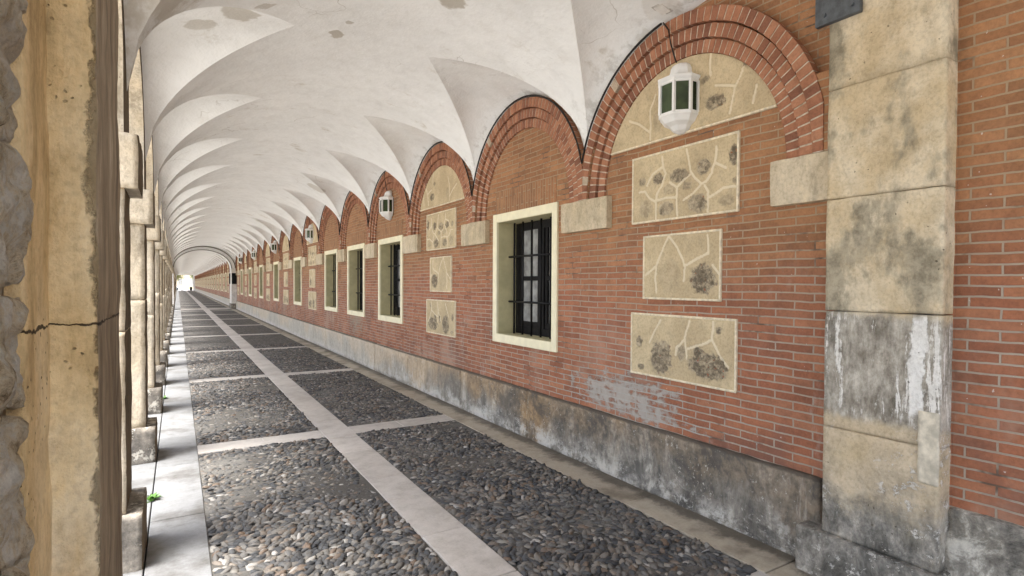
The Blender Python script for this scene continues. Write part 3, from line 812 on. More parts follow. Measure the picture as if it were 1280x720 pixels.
def build_wall(root, ystart, n, pattern, lo, skip_first_block=False):
    mb = MB()
    for k in range(1, n+1):
        wall_box_segments(mb, ystart+(k-.5)*B, pattern(k))
    # fillers on the folds between the arches
    for k in range(0, n+1):
        y = ystart+k*B
        hh = [0, .08, .16, .24, .32, .40, .46]; v = []
        for h in hh:
            w_ = B/2+.006 - math.sqrt(1.123**2-h*h)
            v += [(W-.058, y-w_, ZS+h), (W-.058, y+w_, ZS+h), (W+.01, y-w_, ZS+h), (W+.01, y+w_, ZS+h)]
        f = []
        for i in range(len(hh)-1):
            a = i*4; f += [(a, a+4, a+5, a+1), (a, a+2, a+6, a+4), (a+1, a+5, a+7, a+3)]
        mb.add(v, f)
    mb.v = [(p[0]-root.location.x, p[1]-root.location.y, p[2]) for p in mb.v]
    mb.build('brickwork', M_brick, root)
    first = {}
    def part(key, maker, loc):
        if key not in first:
            o = maker(); o.parent = root; o.location = loc; first[key] = o
            return o
        return copy_part(first[key], root, loc)
    bp, mp = (far_b, far_m) if lo else (arch_b, arch_m)
    def mk_arch():
        a = bp.build('brick_arch', M_vous); b = mp.build('arch_mortar', M_mort); b.parent = a; return a
    def mk_panel(kind_, mir):
        def f():
            a = bpy.data.objects.new('stone_tympanum' if kind_ == 'T' else 'stone_panel', PM[kind_, mir]); COL.objects.link(a)
            b = FRM[kind_].build('mortar_frame', M_pframe); b.parent = a; return a
        return f
    def mk_block():
        mb_ = MB(); rough_box(mb_, -.062, .05, -.359, .359, 2.155, ZS, .05, .003, 8, .006, .012, 3); return mb_.build('impost_block', M_ashlar, smooth=False)
    def mk_win():
        return window_proto(None)
    def mk_flat():
        m_ = MB(); m_.box(-.004, .01, -.66, .66, 2.487, 2.75); return m_.build('flat_brick_arch', M_soldier)
    for k in range(1, n+1):
        yl = (k-.5)*B
        part('arch', mk_arch, (0, yl, 0))
        if pattern(k) == 'P':
            mir = k % 4 == 3 or lo
            for kk in 'ABCT': part((kk, mir), mk_panel(kk, mir), (0, yl, 0))
        else:
            part('W', mk_win, (0, yl, 0))
            part('F', mk_flat, (0, yl, 0))
    for k in range(0, n+1):
        part('I', mk_block, (0, k*B, 0))
    # plinth slabs
    yy = 0.; rr = random.Random(3); i = 0
    cuts = [0.]
    while cuts[-1] < n*B-1.:
        if not lo and len(cuts) == 1: cuts.append(3.40); continue
        cuts.append(min(n*B, cuts[-1] + (rr.uniform(1.5, 2.6) if not lo else B)))
    cuts[-1] = n*B
    for a, b in zip(cuts, cuts[1:]):
        if not lo and i < 7:
            m_ = MB(); res = .05 if i < 3 else .09
            rough_box(m_, -.045, .03, a+.002, b-.002, -.02, .522+rr.uniform(-.006,.006), res, .006, 5, .008, .022, i)
            o_ = m_.build('plinth_slab', M_plinth, root, smooth=True)
        elif lo:
            if 'pl' not in first:
                m_ = MB(); m_.bevbox(-.045, .03, .002, B-.002, -.02, .52, .008); first['pl'] = m_.build('plinth_slab', M_plinth, root)
            else: copy_part(first['pl'], root, (0, a, 0))
        else:
            m_ = MB(); m_.bevbox(-.045, .03, a+.002, b-.002, -.02, .52, .008); o_ = m_.build('plinth_slab', M_plinth, root)
        i += 1
build_wall(wall1, Y1, N1, lambda k: PATTERN[k], False)
build_wall(wall2, YB0, N2, lambda k: 'P' if k % 2 else 'W', True)
# near wall (camera side)
mb = MB(); mb.box(0, .6, -1.5, 3.262, 0, 4.2)
mb.box(-.003, .6, 3.263, Y1+2-.001, 0, 4.2)
mb.v = [(p[0], p[1], p[2]) for p in mb.v]; mb.build('brickwork', M_brick, wall0)
for k in range(3):
    mb = MB(); y1_ = 3.285 - k*1.7
    rough_box(mb, -.03, .03, y1_-1.69, y1_, -.02, .565, .035 if k == 0 else .1, .035, 4.5, .02, .05, 20+k)
    mb.build('rubble_plinth', rubble_plinth_material() if k == 0 else bpy.data.materials['rubble_plinth_stone'], wall0, smooth=True)

# ------------------------------------------------------------------ near pilaster
pil = empty('stone_pilaster', (W, 1.57, 0), 'tall stained cream stone pilaster of stacked blocks against the brick wall at the right', 'pilaster')
joints = [.02, .262, .868, 1.520, 2.142, 2.752, 4.2]
for i in range(6):
    mb = MB(); base = i == 0
    x0 = -.158 if base else -.120
    rough_box(mb, x0, .02, -.325 if base else -.300, .44 if base else .300, joints[i]+.0015-(.04 if base else 0), joints[i+1]-.0015, .020 if i < 5 else .05, .003, 7, .003, .010, 31+i)
    mb.build('stone_block', M_pilaster, pil, smooth=True)
mb = MB(); rough_box(mb, -.127, -.110, -.299, -.205, .690, 1.045, .012, .003, 14, .002, .022, 77); mb.build('cement_repair', simple('repair_mortar', (.60,.545,.44), .9, .28, 14, .006), pil, smooth=True)

mb = MB(); root = empty('iron_plate', (3.03, 1.81, 3.12), 'dark grey iron plate with bolts fixed at the top left of the tall stone pilaster', 'plate')
mb.bevbox(-.022, .012, -.13, .13, 0, .30, .004); mb.build('plate', M_iron, root)
for a, b in ((-.09,.05),(.07,.05),(-.09,.2),(.07,.2)):
    mb = MB(); mb.tube([(-.034,a,b),(-.018,a,b)], .012, 8); mb.build('bolt', M_iron, root)

# ------------------------------------------------------------------ cross arches
def cross_arch(name, label, y0, y1, xl, xr, zs, crown, mat):
    root = empty(name, (XC, y0, 0), label, 'arch')
    n = 40; prof = []
    cx, a = (xl+xr)/2, (xr-xl)/2
    for i in range(n+1):
        th = math.pi*i/n; prof.append((cx-a*math.cos(th), zs+(crown-zs)*math.sin(th)))
    mb = MB(); v = []; f = []
    for (x, z) in prof:
        for y in (y0, y1):
            v += [(x, y, z), (x, y, 4.21)]
    for i in range(n):
        p = i*4; q = p+4
        f += [(p, q, q+1, p+1), (p+2, p+3, q+3, q+2), (p, p+2, q+2, q)]
    mb.add(v, f)
    for xa, xb in ((XL-.3, xl), (xr, W+.2)):
        mb.box(xa, xb, y0, y1, zs, 4.21)
    mb.v = [(p[0]-root.location.x, p[1]-root.location.y, p[2]) for p in mb.v]
    mb.build('arch_soffit', mat, root)
    return root
cross_arch('cross_arch', 'white plastered cross arch overhead, springing from the tall near pilaster', 1.275, Y1+.0, -.115, 3.045, 3.30, 3.90, M_plaster)
ca = cross_arch('cross_arch', 'round white cross arch spanning the walk far down the corridor', YA, YB0, -.20, 2.86, 2.60, 3.72, M_plaster)
M_greywhite = ashlar_material('jamb_plaster', (.82,.80,.77), (.72,.70,.66), (.40,.38,.34), amt=.5)
for xa, xb in ((XL-.5, -.20), (2.86, W+.2)):
    mb = MB(); mb.bevbox(xa-XC, xb-XC, 0, 1.5, 0, 2.60, .01); mb.build('jamb', M_greywhite, ca)
    mb = MB(); mb.bevbox(xa-XC-.03, xb-XC+(.03 if xa < 0 else 0), -.03, 1.53, 0, .35, .01); mb.build('jamb_base', M_pierbase, ca)
M_line = simple('shadow_line', (.20,.18,.16), .9, .2, 8, 0)  # dark tubes added in place of the shadow lines along the arch edges
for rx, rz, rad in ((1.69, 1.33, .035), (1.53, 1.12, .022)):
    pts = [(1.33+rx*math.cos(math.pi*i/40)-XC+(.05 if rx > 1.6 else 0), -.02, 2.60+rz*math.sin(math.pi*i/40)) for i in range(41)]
    mb = MB(); mb.tube(pts, rad, 6); mb.build('shadow_line', M_line, ca, smooth=True)
root = empty('notice_board', (3.01, YA-.035, 1.62), 'narrow black board on the near face of the far cross arch jamb', 'board')
mb = MB(); mb.bevbox(-.12, .12, -.02, .02, 0, .66, .005); mb.build('board', M_bwood, root)
mb = MB(); mb.bevbox(-.135, .135, -.026, -.014, -.02, .68, .003); mb.build('board_back', M_black, root)
root = empty('notice_board', (2.835, YA+1.2, 1.62), 'narrow black board on the inner side of the far cross arch jamb', 'board')
mb = MB(); mb.bevbox(-.02, .02, -.25, .25, 0, .66, .005); mb.build('board', M_bwood, root)
mb = MB(); mb.bevbox(.014, .024, -.26, .26, -.02, .68, .003); mb.build('board_back', M_black, root)

M_side_shade = ashlar_material('shaded_brown_stone', (.17,.125,.075), (.12,.088,.052), (.06,.046,.032), amt=.8)  # darker pier stone: shade of the corridor-facing sides put into the colour
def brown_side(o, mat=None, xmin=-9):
    me = o.data; me.materials.append(mat or M_side_shade)
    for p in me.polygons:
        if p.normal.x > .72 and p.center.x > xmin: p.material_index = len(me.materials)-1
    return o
# ------------------------------------------------------------------ piers of the open side
ORD = ['first','second','third','fourth','fifth','sixth','seventh','eighth','ninth','tenth','eleventh','twelfth','thirteenth','fourteenth','fifteenth','sixteenth']
def pier(y, seed, res, near):
    root = empty('stone_pier', (-.47, y, 0), '', 'pier', 'pale stone piers of the open left side')
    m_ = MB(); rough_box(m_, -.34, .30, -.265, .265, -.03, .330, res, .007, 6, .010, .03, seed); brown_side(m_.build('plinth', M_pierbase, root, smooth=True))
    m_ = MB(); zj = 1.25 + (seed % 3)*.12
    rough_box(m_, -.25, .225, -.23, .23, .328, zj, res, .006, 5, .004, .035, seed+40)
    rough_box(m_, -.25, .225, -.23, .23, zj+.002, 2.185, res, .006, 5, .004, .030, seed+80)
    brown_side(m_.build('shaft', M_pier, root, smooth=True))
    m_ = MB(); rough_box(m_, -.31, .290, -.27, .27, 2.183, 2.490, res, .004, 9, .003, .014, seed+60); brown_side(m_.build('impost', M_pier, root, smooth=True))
    return root
protos = {}
for k in range(1, N1):
    y = Y1 + k*B
    if k <= 3: p = pier(y, k, .03 if k == 1 else .045, True)
    else:
        key = k % 3
        if key not in protos: protos[key] = p = pier(y, 10+k, .09, False)
        else: p = copy_tree(protos[key]); p.location = (-.47, y, 0)
    p['label'] = '%s pale stone pier of the open left side, counted from the big ochre pier' % ORD[k-1]
for k in range(0, N2+1):
    p = copy_tree(protos[k % 3]); p.location = (-.47, YB0 + k*B, 0)
    p['label'] = 'small pale stone pier of the open left side beyond the far cross arch'
    p['group'] = 'distant piers beyond the far cross arch'
for k in range(0, 1):
    p = copy_tree(protos[k % 3]); p.location = (-.47, -1.9 - k*B, 0)
    p['label'] = 'stone pier of the open left side standing behind the camera'

# arcade wall above piers: one arch per bay
def arcade_arch_mb(half=.965, zs=2.489, b=B, st=.40, rise=.68):
    m_ = MB(); x0, x1 = -.225, .222; n = 28; v = []; f = []
    pr = [(-b/2, zs), (-half+.002, zs)] + [(-half*math.cos(math.pi*i/n), zs+st+rise*math.sin(math.pi*i/n)) for i in range(n+1)] + [(half-.002, zs), (b/2, zs)]
    for (y, z) in pr:
        v += [(x1, y, z), (x1, y, 4.21), (x0, y, z), (x0, y, 4.21)]
    for i in range(len(pr)-1):
        p = i*4; q = p+4
        f += [(p, q, q+1, p+1), (p+2, p+3, q+3, q+2), (p, p+2, q+2, q)]
    m_.add(v, f); return m_
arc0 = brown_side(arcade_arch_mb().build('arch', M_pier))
def arcade(root, ys):
    for y in ys:
        c = arc0.copy(); COL.objects.link(c); c.parent = root; c.location = (0, y - root.location.y, 0)
aw1 = empty('arcade_wall', (-.47, Y1, 0), 'brown rendered wall of open arches above the near left piers', 'wall')
arcade(aw1, [Y1+(k+.5)*B for k in range(N1)])
aw2 = empty('arcade_wall', (-.47, YB0, 0), 'distant wall of open arches over the left piers beyond the far cross arch', 'wall')
arcade(aw2, [YB0+(k+.5)*B for k in range(N2)])
aw0 = empty('arcade_wall', (-.47, -1.6, 0), 'wall of open arches over the left piers on the camera side of the big ochre pier', 'wall')
arcade(aw0, [-1.9+B/2])
bpy.data.objects.remove(arc0)

# ------------------------------------------------------------------ big near pier
bp = empty('ochre_pier', (-.4, 1.27, 0), 'massive ochre stone pier with a cracked joint filling the left edge', 'pier')
zc = 1.578
mb = MB()
for z0, z1, sd in ((.30, 4.21, 1),):
    rough_box(mb, -.35, .223, -.190, .62, z0, z1, .028, .004, 6, .010, .012, sd+100)
mb.build('pier_body', M_bigpier, bp, smooth=True)
mb = MB()
for z0, z1, sd in ((.30, 4.21, 3),):
    rough_box(mb, .15, .287, .0, .46, z0, z1, .014, .0035, 8, .004, .022, sd+100)
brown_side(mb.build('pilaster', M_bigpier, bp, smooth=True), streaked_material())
mb = MB(); rough_box(mb, -.37, .25, -.60, .66, -.02, .30, .04, .008, 6, .012, .03, 110); rough_box(mb, .16, .33, -.04, .50, -.02, .299, .03, .006, 6, .012, .03, 111)
mb.build('plinth', M_pierbase, bp, smooth=True)
# rubble masonry: individual irregular stones bedded in mortar
mb = MB(); rr = random.Random(9)
rough_box(mb, -.35, .205, -.90, -.182, .30, 4.21, .05, .01, 6, .01, .02, 120)
mb.build('rubble_core', M_rubble, bp, smooth=True)
mb = MB(); z = .30
while z < 3.6:
    h = rr.uniform(.13, .24); y = -.183 - rr.uniform(0, .012)
    while y > -.82:
        l = rr.uniform(.10, .24)
        rough_box(mb, .10, .224+rr.uniform(-.004,.008), y-l, y, z, z+h-.010, .010, .020, 17, .010, .05, rr.randint(0, 400), rr.random())
        y -= l+.014
    z += h
mb.build('rubble_stones', M_rubble, bp, smooth=True)

# ------------------------------------------------------------------ floor
def structure(mb, name, mat, smooth=False):
    return tag(mb.build(name, mat, smooth=smooth), kind='structure')
XV = 2.80; XC1, XC2 = 1.316, 1.622; XK = .156
g = MB(); S = 900
g.add([(-S,-S,-.07),(S,-S,-.07),(S,S,-.07),(-S,S,-.07)], [(0,1,2,3)]); structure(g, 'ground', M_sand)
strips = [6.537 + 4.76*k for k in range(-2, 30)]
strips = [y for y in strips if y < YEND-1 and not (YA-1.2 < y < YB0+.5)]
# bedding, uneven
def bedding():
    mb_ = MB()
    for (xa, xb) in ((XK, XC1), (XC2, XV)):
        y0, y1 = .2, 17.; nx, ny = int((xb-xa)/.04), int((y1-y0)/.04)
        v = []; f = []
        for j in range(ny+1):
            for i in range(nx+1):
                x = xa+(xb-xa)*i/nx; y = y0+(y1-y0)*j/ny
                hgt = -.0085 + .010*mnoise.fractal(Vector((x*1.3, y*1.3, 3.3)), 1., 2., 4)
                v.append((x, y, min(-.002, hgt)))
        for j in range(ny):
            for i in range(nx):
                a = j*(nx+1)+i; f.append((a, a+1, a+nx+2, a+nx+1))
        mb_.add(v, f)
        mb_.add([(xa,-12,-.02),(xb,-12,-.02),(xb,.2,-.02),(xa,.2,-.02)], [(0,1,2,3)])
    return mb_
structure(bedding(), 'path', M_bed, True)
g = MB()
for (xa, xb) in ((XK, XC1), (XC2, XV)):
    g.add([(xa,17,-.003),(xb,17,-.003),(xb,YEND,-.003),(xa,YEND,-.003)], [(0,1,2,3)])
structure(g, 'path', M_farcob)

def pebbles():
    V = []; F = []; T = []; n0 = 0
    def dome(nr, ns):
        v = [(0,0,1.)]; f = []
        for a in range(1, nr+1):
            th = (math.pi*.56)*a/nr
            for b in range(ns):
                ph = 2*math.pi*b/ns; v.append((math.sin(th)*math.cos(ph), math.sin(th)*math.sin(ph), math.cos(th)))
        for b in range(ns): f.append((0, 1+b, 1+(b+1)%ns))
        tri = np.array(f); q = []
        for a in range(nr-1):
            for b in range(ns):
                i0 = 1+a*ns+b; i1 = 1+a*ns+(b+1)%ns
                q += [(i0, i0+ns, i1+ns), (i0, i1+ns, i1)]
        return np.array(v), np.vstack([tri, np.array(q)])
    for (ya, yb, nr, ns) in ((.6, 8., 3, 9), (8., 17.3, 2, 7)):
        dv, df = dome(nr, ns)
        for (xa, xb) in ((XK, XC1), (XC2, XV)):
            sp = .041; ys = np.arange(ya, yb, sp*.9); P = []
            for r_, y in enumerate(ys):
                xs = np.arange(xa+.022 + (sp/2 if r_ % 2 else 0), xb-.014, sp)
                P.append(np.stack([xs, np.full_like(xs, y)], 1))
            P = np.vstack(P); P += rng.normal(0, .0085, P.shape)
            for s_ in strips:
                P = P[(P[:,1] < s_-.012) | (P[:,1] > s_+.33+.012)]
            P = P[(P[:,0] > xa+.014) & (P[:,0] < xb-.014)]
            n = len(P)
            # drifting bed direction: stones packed in flowing runs
            ang = np.array([1.2*mnoise.noise(Vector((p[0]*2.3, p[1]*2.3, 1.))) + .3 for p in P])*2.6 + rng.normal(0, .38, n)
            big = rng.random(n)
            a = .028 + .016*rng.random(n) + .014*(big > .93); b = .0170 + .008*rng.random(n) + .010*(big > .93)
            c = .010 + .009*rng.random(n)
            cem = np.array([mnoise.fractal(Vector((p[0]*1.3, p[1]*1.3, 3.3)), 1., 2., 4) for p in P])
            lift = -.0095 + .0065*rng.random(n) - .012*np.clip(cem*2.2-.12, 0, .9)
            tx = rng.normal(0, .22, n); ty = rng.normal(0, .22, n)
            sh = 1 + rng.normal(0, .14, (n, len(dv)))
            X = dv[None,:,0]*a[:,None]*sh; Yv = dv[None,:,1]*b[:,None]*sh; Z = dv[None,:,2]*c[:,None]
            Z = Z + X*tx[:,None] + Yv*ty[:,None]
            ca_, sa = np.cos(ang)[:,None], np.sin(ang)[:,None]
            wx = P[:,0:1] + X*ca_ - Yv*sa; wy = P[:,1:2] + X*sa + Yv*ca_; wz = lift[:,None] + Z
            wx = np.clip(wx, xa+.002, xb-.002)
            V.append(np.stack([wx, wy, wz], 2).reshape(-1, 3))
            F.append((df[None] + (np.arange(n)*len(dv))[:,None,None] + n0).reshape(-1, 3))
            T.append(np.repeat(rng.random(n)**1.05, len(dv))); n0 += n*len(dv)
    V = np.vstack(V); F = np.vstack(F); T = np.concatenate(T)
    me = bpy.data.meshes.new('pebbles')
    me.vertices.add(len(V)); me.vertices.foreach_set('co', V.astype(np.float32).ravel())
    me.loops.add(F.size); me.loops.foreach_set('vertex_index', F.astype(np.int32).ravel())
    me.polygons.add(len(F)); me.polygons.foreach_set('loop_start', np.arange(0, F.size, 3, dtype=np.int32))
    me.update(calc_edges=True); me.validate()
    at = me.attributes.new('tone', 'FLOAT', 'POINT'); at.data.foreach_set('value', T.astype(np.float32))
    me.shade_smooth(); me.materials.append(M_pebble)
    o_ = bpy.data.objects.new('pebbles', me); COL.objects.link(o_)
    return tag(o_, 'dark grey and brown river pebbles set on edge in the paved panels of the walk', 'pebbles', kind='stuff')
pebbles()

rr = random.Random(21)
def slabs(mb_, x0, x1, ya, yb, lmin, lmax, z=.0035, along='y'):
    y = ya
    while y < yb-.02:
        l = rr.uniform(lmin, lmax); e = min(yb, y+l)
        if yb-e < .25: e = yb
        mb_.bevbox(x0+.001, x1-.001, y+.0042, e-.0042, -.06, z+rr.uniform(-.002,.002), .004, rr.random()); y = e
mb = MB(); slabs(mb, XC1, XC2, -12, YA-.5, .45, .95); slabs(mb, XC1, XC2, YA+1.6, YEND, 1., 1.6); structure(mb, 'pavement', M_strip)
mb = MB()
for s_ in strips:
    for xa, xb, n in ((XK, XC1, 2), (XC2, XV, 2)):
        cut = [xa] + [xa+(xb-xa)*(.5+rr.uniform(-.12,.12))] + [xb]
        for a, b in zip(cut, cut[1:]): mb.bevbox(a+.001, b-.001, s_, s_+.33, -.06, .003+rr.uniform(-.001,.001), .003, rr.random())
for xa, xb in ((XK, 1.1), (1.102, 2.0), (2.002, XV)): mb.bevbox(xa, xb, YA-.5, YA+1.6, -.06, .004, .003, rr.random())
structure(mb, 'pavement', M_strip)
mb = MB(); slabs(mb, -.165, XK, -12, YEND, 1.1, 1.9, .0045); slabs(mb, -.95, -.171, -12, YEND, 1.1, 1.9, .002); structure(mb, 'kerb', M_curb)
mb = MB(); slabs(mb, XV, W+.1, -12, YEND, 1.2, 1.9, .004); structure(mb, 'pavement', M_verge)
g = MB(); g.add([(-.95,-12,-.062),(W,-12,-.062),(W,YEND,-.062),(-.95,YEND,-.062)], [(0,1,2,3)]); structure(g, 'ground', M_bed)

# weeds in the kerb joint
M_leaf = simple('weed_leaf', (.07,.16,.025), .6, .3, 40, 0, .3)
def weed(x, y, s_, label, seed):
    q = random.Random(seed); mb_ = MB()
    for i in range(26):
        a = q.uniform(0, 2*math.pi); L_ = s_*q.uniform(.4, 1.); e = q.uniform(.2, 1.1)
        d = Vector((math.cos(a)*math.cos(e), math.sin(a)*math.cos(e), math.sin(e))); n_ = Vector((-math.sin(a), math.cos(a), 0))
        w_ = L_*.22; b0 = Vector((q.uniform(-.25,.25)*s_*.3, q.uniform(-1,1)*s_*.5, 0))
        p1 = b0 + d*L_*.55; p2 = b0 + d*L_ + Vector((0,0,-.15*L_))
        mb_.add([b0, p1+n_*w_, p2, p1-n_*w_], [(0,1,2,3)])
    o_ = mb_.build('weed', M_leaf); o_.location = (x, y, .003)
    return tag(o_, label, 'plant')
weed(-.168, 5.32, .085, 'small green weed sprouting from the kerb joint between the first two left piers', 1)
weed(-.168, 9.9, .07, 'tiny green tuft in the kerb joint further along, past the third left pier', 2)

# ------------------------------------------------------------------ lanterns
def lantern(root_loc, label):
    root = empty('wall_lantern', root_loc, label, 'lantern', 'white wall lanterns under the brick arches')
    return root
def hexring(s_, z, e=0.):
    # half hexagon in plan, x negative = away from wall
    h, d1, d2, q = .158, .080, .165, .072
    return [(0, h*s_+e, z), (-d1*s_-e, h*s_+e, z), (-d2*s_-e, q*s_+e*.6, z), (-d2*s_-e, -q*s_-e*.6, z), (-d1*s_-e, -h*s_-e, z), (0, -h*s_-e, z)]
def loft(mb_, rings):
    v = [p for r_ in rings for p in r_]; f = []; n = 6
    for i in range(len(rings)-1):
        for k in range(n):
            a = i*n+k; b = i*n+(k+1)%n; f.append((a, a+n, b+n, b))
    f.append(tuple(range(n))); m_ = (len(rings)-1)*n; f.append(tuple(range(m_+n-1, m_-1, -1)))
    mb_.add(v, f)
lroot = lantern((W-.012, Y1+B/2-.02, 2.79), '')
mb = MB()
loft(mb, [hexring(.16, 0), hexring(.40, .020), hexring(.56, .050), hexring(.80, .072), hexring(.94, .105), hexring(1., .115), hexring(1., .135)]); mb.build('lantern_base', M_white, lroot)
mb = MB()
loft(mb, [hexring(1., .350), hexring(1., .362), hexring(1.07, .380, .004), hexring(1.07, .392, .004), hexring(.90, .400), hexring(.70, .412), hexring(.60, .430), hexring(.56, .452), hexring(.54, .475), hexring(.47, .497), hexring(.36, .513), hexring(.22, .522), hexring(.10, .525)]); mb.build('lantern_roof', M_white, lroot)
c0 = hexring(.985, 0)
mb = MB()
for p in c0:
    mb.bevbox(p[0]-.011+(.0 if p[0] else -.004), p[0]+.011-(.0 if p[0] else .008), p[1]-.011, p[1]+.011, .13, .353, .002)
loft(mb, [hexring(1.005, .126), hexring(1.005, .138)]); loft(mb, [hexring(1.005, .345), hexring(1.005, .357)])
mb.build('lantern_frame', M_white, lroot)
c1 = hexring(.95, .133); c2 = hexring(.95, .352)
for i in range(5):
    mb = MB(); mb.add([c1[i], c1[i+1], c2[i+1], c2[i]] + [tuple(a*.97 if j < 1 else a for j, a in enumerate(p)) for p in (c1[i], c1[i+1], c2[i+1], c2[i])], [(0,1,2,3),(7,6,5,4),(0,4,5,1),(1,5,6,2),(2,6,7,3),(3,7,4,0)])
    mb.build('glass_pane', M_green, lroot)
lab = ['largest white lantern, nearest the camera, over the first rubble tympanum',
       'second white lantern from the camera, above a barred window',
       'third white lantern from the camera, above rubble panels',
       'fourth white lantern from the camera, above a window',
       'fifth white lantern from the camera, small in the distance above rubble panels',
       'sixth and farthest white lantern, just before the far cross arch']
for i, k in enumerate(LANT):
    q = lroot if i == 0 else copy_tree(lroot)
    q.location = (W-.012, Y1+(k-.5)*B-.02, 2.79); q['label'] = lab[i]
# cable clipped round the arches
def arcpts(yc, a0, a1, n, r_=1.236, x=W-.073):
    return [(x, yc + r_*math.cos(a0+(a1-a0)*i/n), ZS + r_*math.sin(a0+(a1-a0)*i/n)) for i in range(n+1)]
croot = empty('power_cable', (W-.07, Y1, 3.6), 'thin black cable running along the brick arch edges from lantern to lantern', 'cable')
pts = []
af = math.acos(1.16/1.236)
for k in range(1, N1+1):
    yc = Y1+(k-.5)*B
    if k == 1: pts += arcpts(yc, math.pi*.46, af, 16)
    else:
        pts += [(W-.073, yc-B/2, ZS+.34)] + arcpts(yc, math.pi-af, af, 34)
mb = MB(); mb.tube([(p[0]-croot.location.x, p[1]-croot.location.y, p[2]-croot.location.z) for p in pts], .0095, 5); mb.build('main_cable', M_cable, croot, smooth=True)
for k in LANT:
    yc = Y1+(k-.5)*B; z0 = ZS+1.236
    pp = [(W-.068, yc+.14, ZS+math.sqrt(1.236**2-.14**2)), (W-.10, yc+.05, z0-.10), (W-.085, yc+.04, z0-.2), (W-.075, yc-.0, 3.34), (W-.06, yc, 3.32)]
    mb = MB(); mb.tube([(p[0]-croot.location.x, p[1]-croot.location.y, p[2]-croot.location.z) for p in pp], .0065, 5); mb.build('lantern_lead', M_cable, croot, smooth=True)

# square plaster cover on the vault with its cement patch
pc = vault_hit(828, 11)
def on_vault(dx, dy, off=.004):
    x, y = pc.x+dx, pc.y+dy; return Vector((x, y, z_vault(x, y)-off))
nrm = (on_vault(.05,0)-on_vault(-.05,0)).cross(on_vault(0,.05)-on_vault(0,-.05)).normalized()
tu = (on_vault(.05,0)-on_vault(-.05,0)).normalized(); tv = nrm.cross(tu)
hb = empty('ceiling_hatch', pc, 'small square plaster cover with grey cement edges on the white vault beside the nearest arch', 'cover')
def plate(hw, th, mat, nm, off):
    mb_ = MB(); vs = []
    for o_ in (off, off+th):
        for a, b in ((-1,-1),(1,-1),(1,1),(-1,1)): vs.append(tu*a*hw + tv*b*hw - nrm*o_)
    mb_.add(vs, [(0,1,2,3),(7,6,5,4),(0,4,5,1),(1,5,6,2),(2,6,7,3),(3,7,4,0)]); mb_.build(nm, mat, hb)
sgn = 1 if nrm.z > 0 else -1
nrm = nrm*sgn
plate(.060, .006, simple('cement_edge', (.44,.42,.38), .9, .2, 30), 'cement_edge', -.002)
plate(.046, .006, simple('cover_plaster', (.68,.66,.62), .85, .08, 20), 'cover', .003)

# ------------------------------------------------------------------ far end and outside
ew = empty('end_wall', (XC, YEND, 0), 'plain wall with a square opening closing the far end of the corridor', 'wall')
mb = MB(); mb.box(-2.4, -1.62, 0, .5, 0, 4.6); mb.box(1.35, 2.4, 0, .5, 0, 4.6); mb.box(-1.62, 1.35, 0, .5, 3.35, 4.6); mb.build('masonry', M_plaster, ew)
g = MB(); g.add([(-60,YEND+3,-.062),(60,YEND+3,-.062),(60,YEND+13,-.062),(-60,YEND+13,-.062)], [(0,1,2,3)]); structure(g, 'road', M_asphalt)
g = MB()
for i in range(8):
    x = -3.2+i*1.1; g.add([(x,YEND+3.4,-.057),(x+.5,YEND+3.4,-.057),(x+.5,YEND+9,-.057),(x,YEND+9,-.057)], [(0,1,2,3)])
structure(g, 'crossing', M_roadpaint)
# building across the street
M_wallc = simple('cream_render', (.62,.52,.36), .9, .1, 1, .01); M_wind = simple('window_dark', (.05,.05,.05), .3, .2, 3, 0)
bd = empty('cream_building', (1, YEND+30, 0), 'pale cream building glimpsed through the far end opening', 'building')
mb = MB(); mb.box(-14, 14, 0, 10, 0, 8.2); mb.build('walls', M_wallc, bd)
mb = MB(); mb.add([(-14.5,-.6,8.2),(14.5,-.6,8.2),(14.5,10.6,8.2),(-14.5,10.6,8.2),(-14.5,5,10.4),(14.5,5,10.4)], [(0,1,5,4),(2,3,4,5),(1,2,5),(3,0,4),(3,2,1,0)]); mb.build('roof', simple('roof_tile', (.30,.13,.07), .9, .2, 6), bd)
for fl in (1.0, 4.6):
    for i in range(9):
        mb = MB(); x = -12.6+i*2.9; mb.box(x, x+1.1, -.04, .1, fl, fl+1.8); fo = mb.build('window', M_cream, bd)
        mb = MB(); mb.box(x+.1, x+1., -.06, .05, fl+.1, fl+1.7); mb.build('pane', M_pane, fo)
# trees
M_bark = simple('bark', (.12,.085,.06), .95, .3, 15, .01)
def tree_proto(seed, col, hgt):
    q = random.Random(seed); root = empty('broadleaf_tree', (0,0,0), '', 'tree')
    mb_ = MB(); mb_.tube([(0,0,-.1),(.05,0,hgt*.2),(.0,.1,hgt*.45)], [.22,.17,.12], 8)
    tips = []
    for i in range(9):
        a = i*2.4; e = q.uniform(.5,1.1); L_ = hgt*q.uniform(.28,.45)
        s0 = Vector((0,.05,hgt*q.uniform(.28,.45))); d = Vector((math.cos(a)*math.cos(e), math.sin(a)*math.cos(e), math.sin(e)))
        mb_.tube([s0, s0+d*L_*.5, s0+d*L_+Vector((0,0,.2))], [.09,.055,.02], 5); tips += [s0+d*L_*.6, s0+d*L_]
    mb_.build('trunk', M_bark, root, smooth=True)
    c_ = MB(); m_ = simple('foliage_%d' % seed, col, .6, .45, 1.2, 0)
    for t_ in tips:
        for _ in range(240):
            p = t_ + Vector((q.gauss(0,1), q.gauss(0,1), q.gauss(0,.75)))*hgt*.085
            u = Vector((q.gauss(0,1), q.gauss(0,1), q.gauss(0,1))).normalized(); w_ = u.orthogonal().normalized()*.07; u = u*.11
            c_.add([p-u, p+w_, p+u, p-w_], [(0,1,2,3)])
    c_.build('crown', m_, root); return root
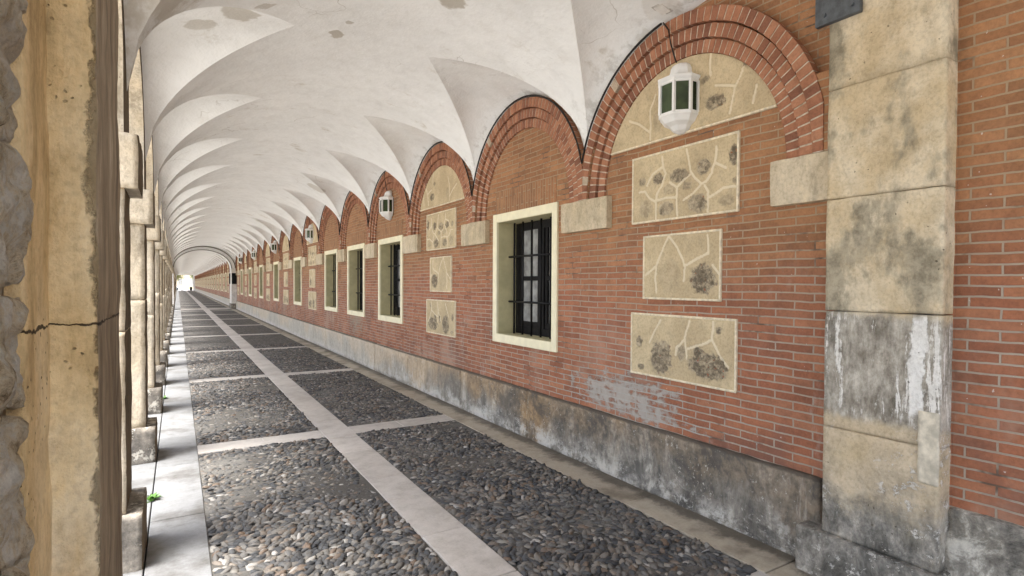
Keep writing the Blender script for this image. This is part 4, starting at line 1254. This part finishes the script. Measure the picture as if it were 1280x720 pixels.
t1 = tree_proto(4, (.16,.15,.035), 6.5); t1.location = (-1.2, YEND+19, -.06); t1['label'] = 'yellow-green tree outside the far end opening, in front of the cream building'
t2 = tree_proto(6, (.07,.11,.03), 6.); t2.location = (4.6, YEND+20, -.06); t2['label'] = 'darker green tree to the right, outside the far end of the corridor'
tspots = [(-11, 8), (-12, 22), (-10.5, 38), (-11.5, 60), (-11, 90), (-12, 125)]
for i, (x, y) in enumerate(tspots):
    c = copy_tree(t2); c.location = (x, y, -.07); c.rotation_euler.z = i*1.3; c['label'] = 'green tree standing in the open court left of the arcade'; c['group'] = 'trees in the open court'
# parked car
M_cw = simple('white_car_paint', (.75,.75,.74), .25, .03, 4, 0, .5); M_tyre = simple('tyre_rubber', (.02,.02,.02), .8, .2, 20, 0)
cr = empty('parked_car', (-1.4, YEND+15.4, -.06), 'white parked car outside the far end opening, at its left', 'car')
def prof_mb(pr, w0, w1):
    m_ = MB(); n = len(pr)
    v = [(x, -w0 if z < .8 else -w1, z) for x, z in pr] + [(x, w0 if z < .8 else w1, z) for x, z in pr]
    m_.add(v, [tuple(range(n)), tuple(range(2*n-1, n-1, -1))] + [(i, i+n, (i+1)%n+n, (i+1)%n) for i in range(n)]); return m_
prof_mb([(-2.1,.3),(2.1,.3),(2.15,.6),(1.9,.78),(1.0,.9),(.5,1.36),(-1.2,1.4),(-1.9,.95),(-2.15,.85)], .86, .72).build('body', M_cw, cr)
prof_mb([(.93,.92),(.47,1.32),(-1.15,1.35),(-1.75,.95)], .875, .735).build('side_window', M_wind, cr)
for x in (-1.3, 1.3):
    for s_ in (-1, 1):
        m_ = MB(); m_.tube([(x, s_*.70, .31), (x, s_*.88, .31)], .31, 18); wh = m_.build('wheel', M_tyre, cr)
        m_ = MB(); m_.tube([(x, s_*.86, .31), (x, s_*.89, .31)], .19, 14); m_.build('rim', M_iron, wh)
# dark bin at the right of the opening
br = empty('litter_bin', (2.35, YEND-3.5, 0), 'small dark litter bin by the wall at the far end of the corridor', 'bin')
m_ = MB(); m_.tube([(0,0,0),(0,0,.75)], [.2,.24], 14); m_.build('bin_body', M_black, br)
m_ = MB(); m_.tube([(0,0,.75),(0,0,.80)], [.26,.22], 14); m_.build('bin_lid', M_iron, br)

# ------------------------------------------------------------------ light
w = bpy.data.worlds.new('World'); scene.world = w; w.use_nodes = True
nt = w.node_tree; bg = nt.nodes['Background']; sky = nt.nodes.new('ShaderNodeTexSky')
sky.sky_type = 'NISHITA'; sky.sun_disc = False
SUN_EL, SUN_AZ = R(69), R(-108)       # azimuth measured from +Y towards +X
sky.sun_elevation = SUN_EL; sky.sun_rotation = SUN_AZ
sky.dust_density = 3.; sky.air_density = 1.
hs = nt.nodes.new('ShaderNodeHueSaturation'); hs.inputs['Saturation'].default_value = .7
nt.links.new(sky.outputs[0], hs.inputs['Color']); nt.links.new(hs.outputs[0], bg.inputs['Color'])
bg.inputs['Strength'].default_value = .15
sl = bpy.data.lights.new('Sun', 'SUN'); sl.energy = 2.2; sl.angle = R(24); sl.color = (1, .97, .93)
so = bpy.data.objects.new('Sun', sl); COL.objects.link(so)
d = Vector((math.sin(SUN_AZ)*math.cos(SUN_EL), math.cos(SUN_AZ)*math.cos(SUN_EL), math.sin(SUN_EL)))
so.rotation_euler = d.to_track_quat('Z', 'Y').to_euler(); so.location = (-10, 5, 20)
vs = scene.view_settings; vs.view_transform = 'Standard'; vs.look = 'None'; vs.exposure = 2.2; vs.gamma = 1
try: vs.use_curve_mapping = False
except Exception: pass
scene.cycles.max_bounces = 10; scene.cycles.diffuse_bounces = 8; scene.cycles.glossy_bounces = 3
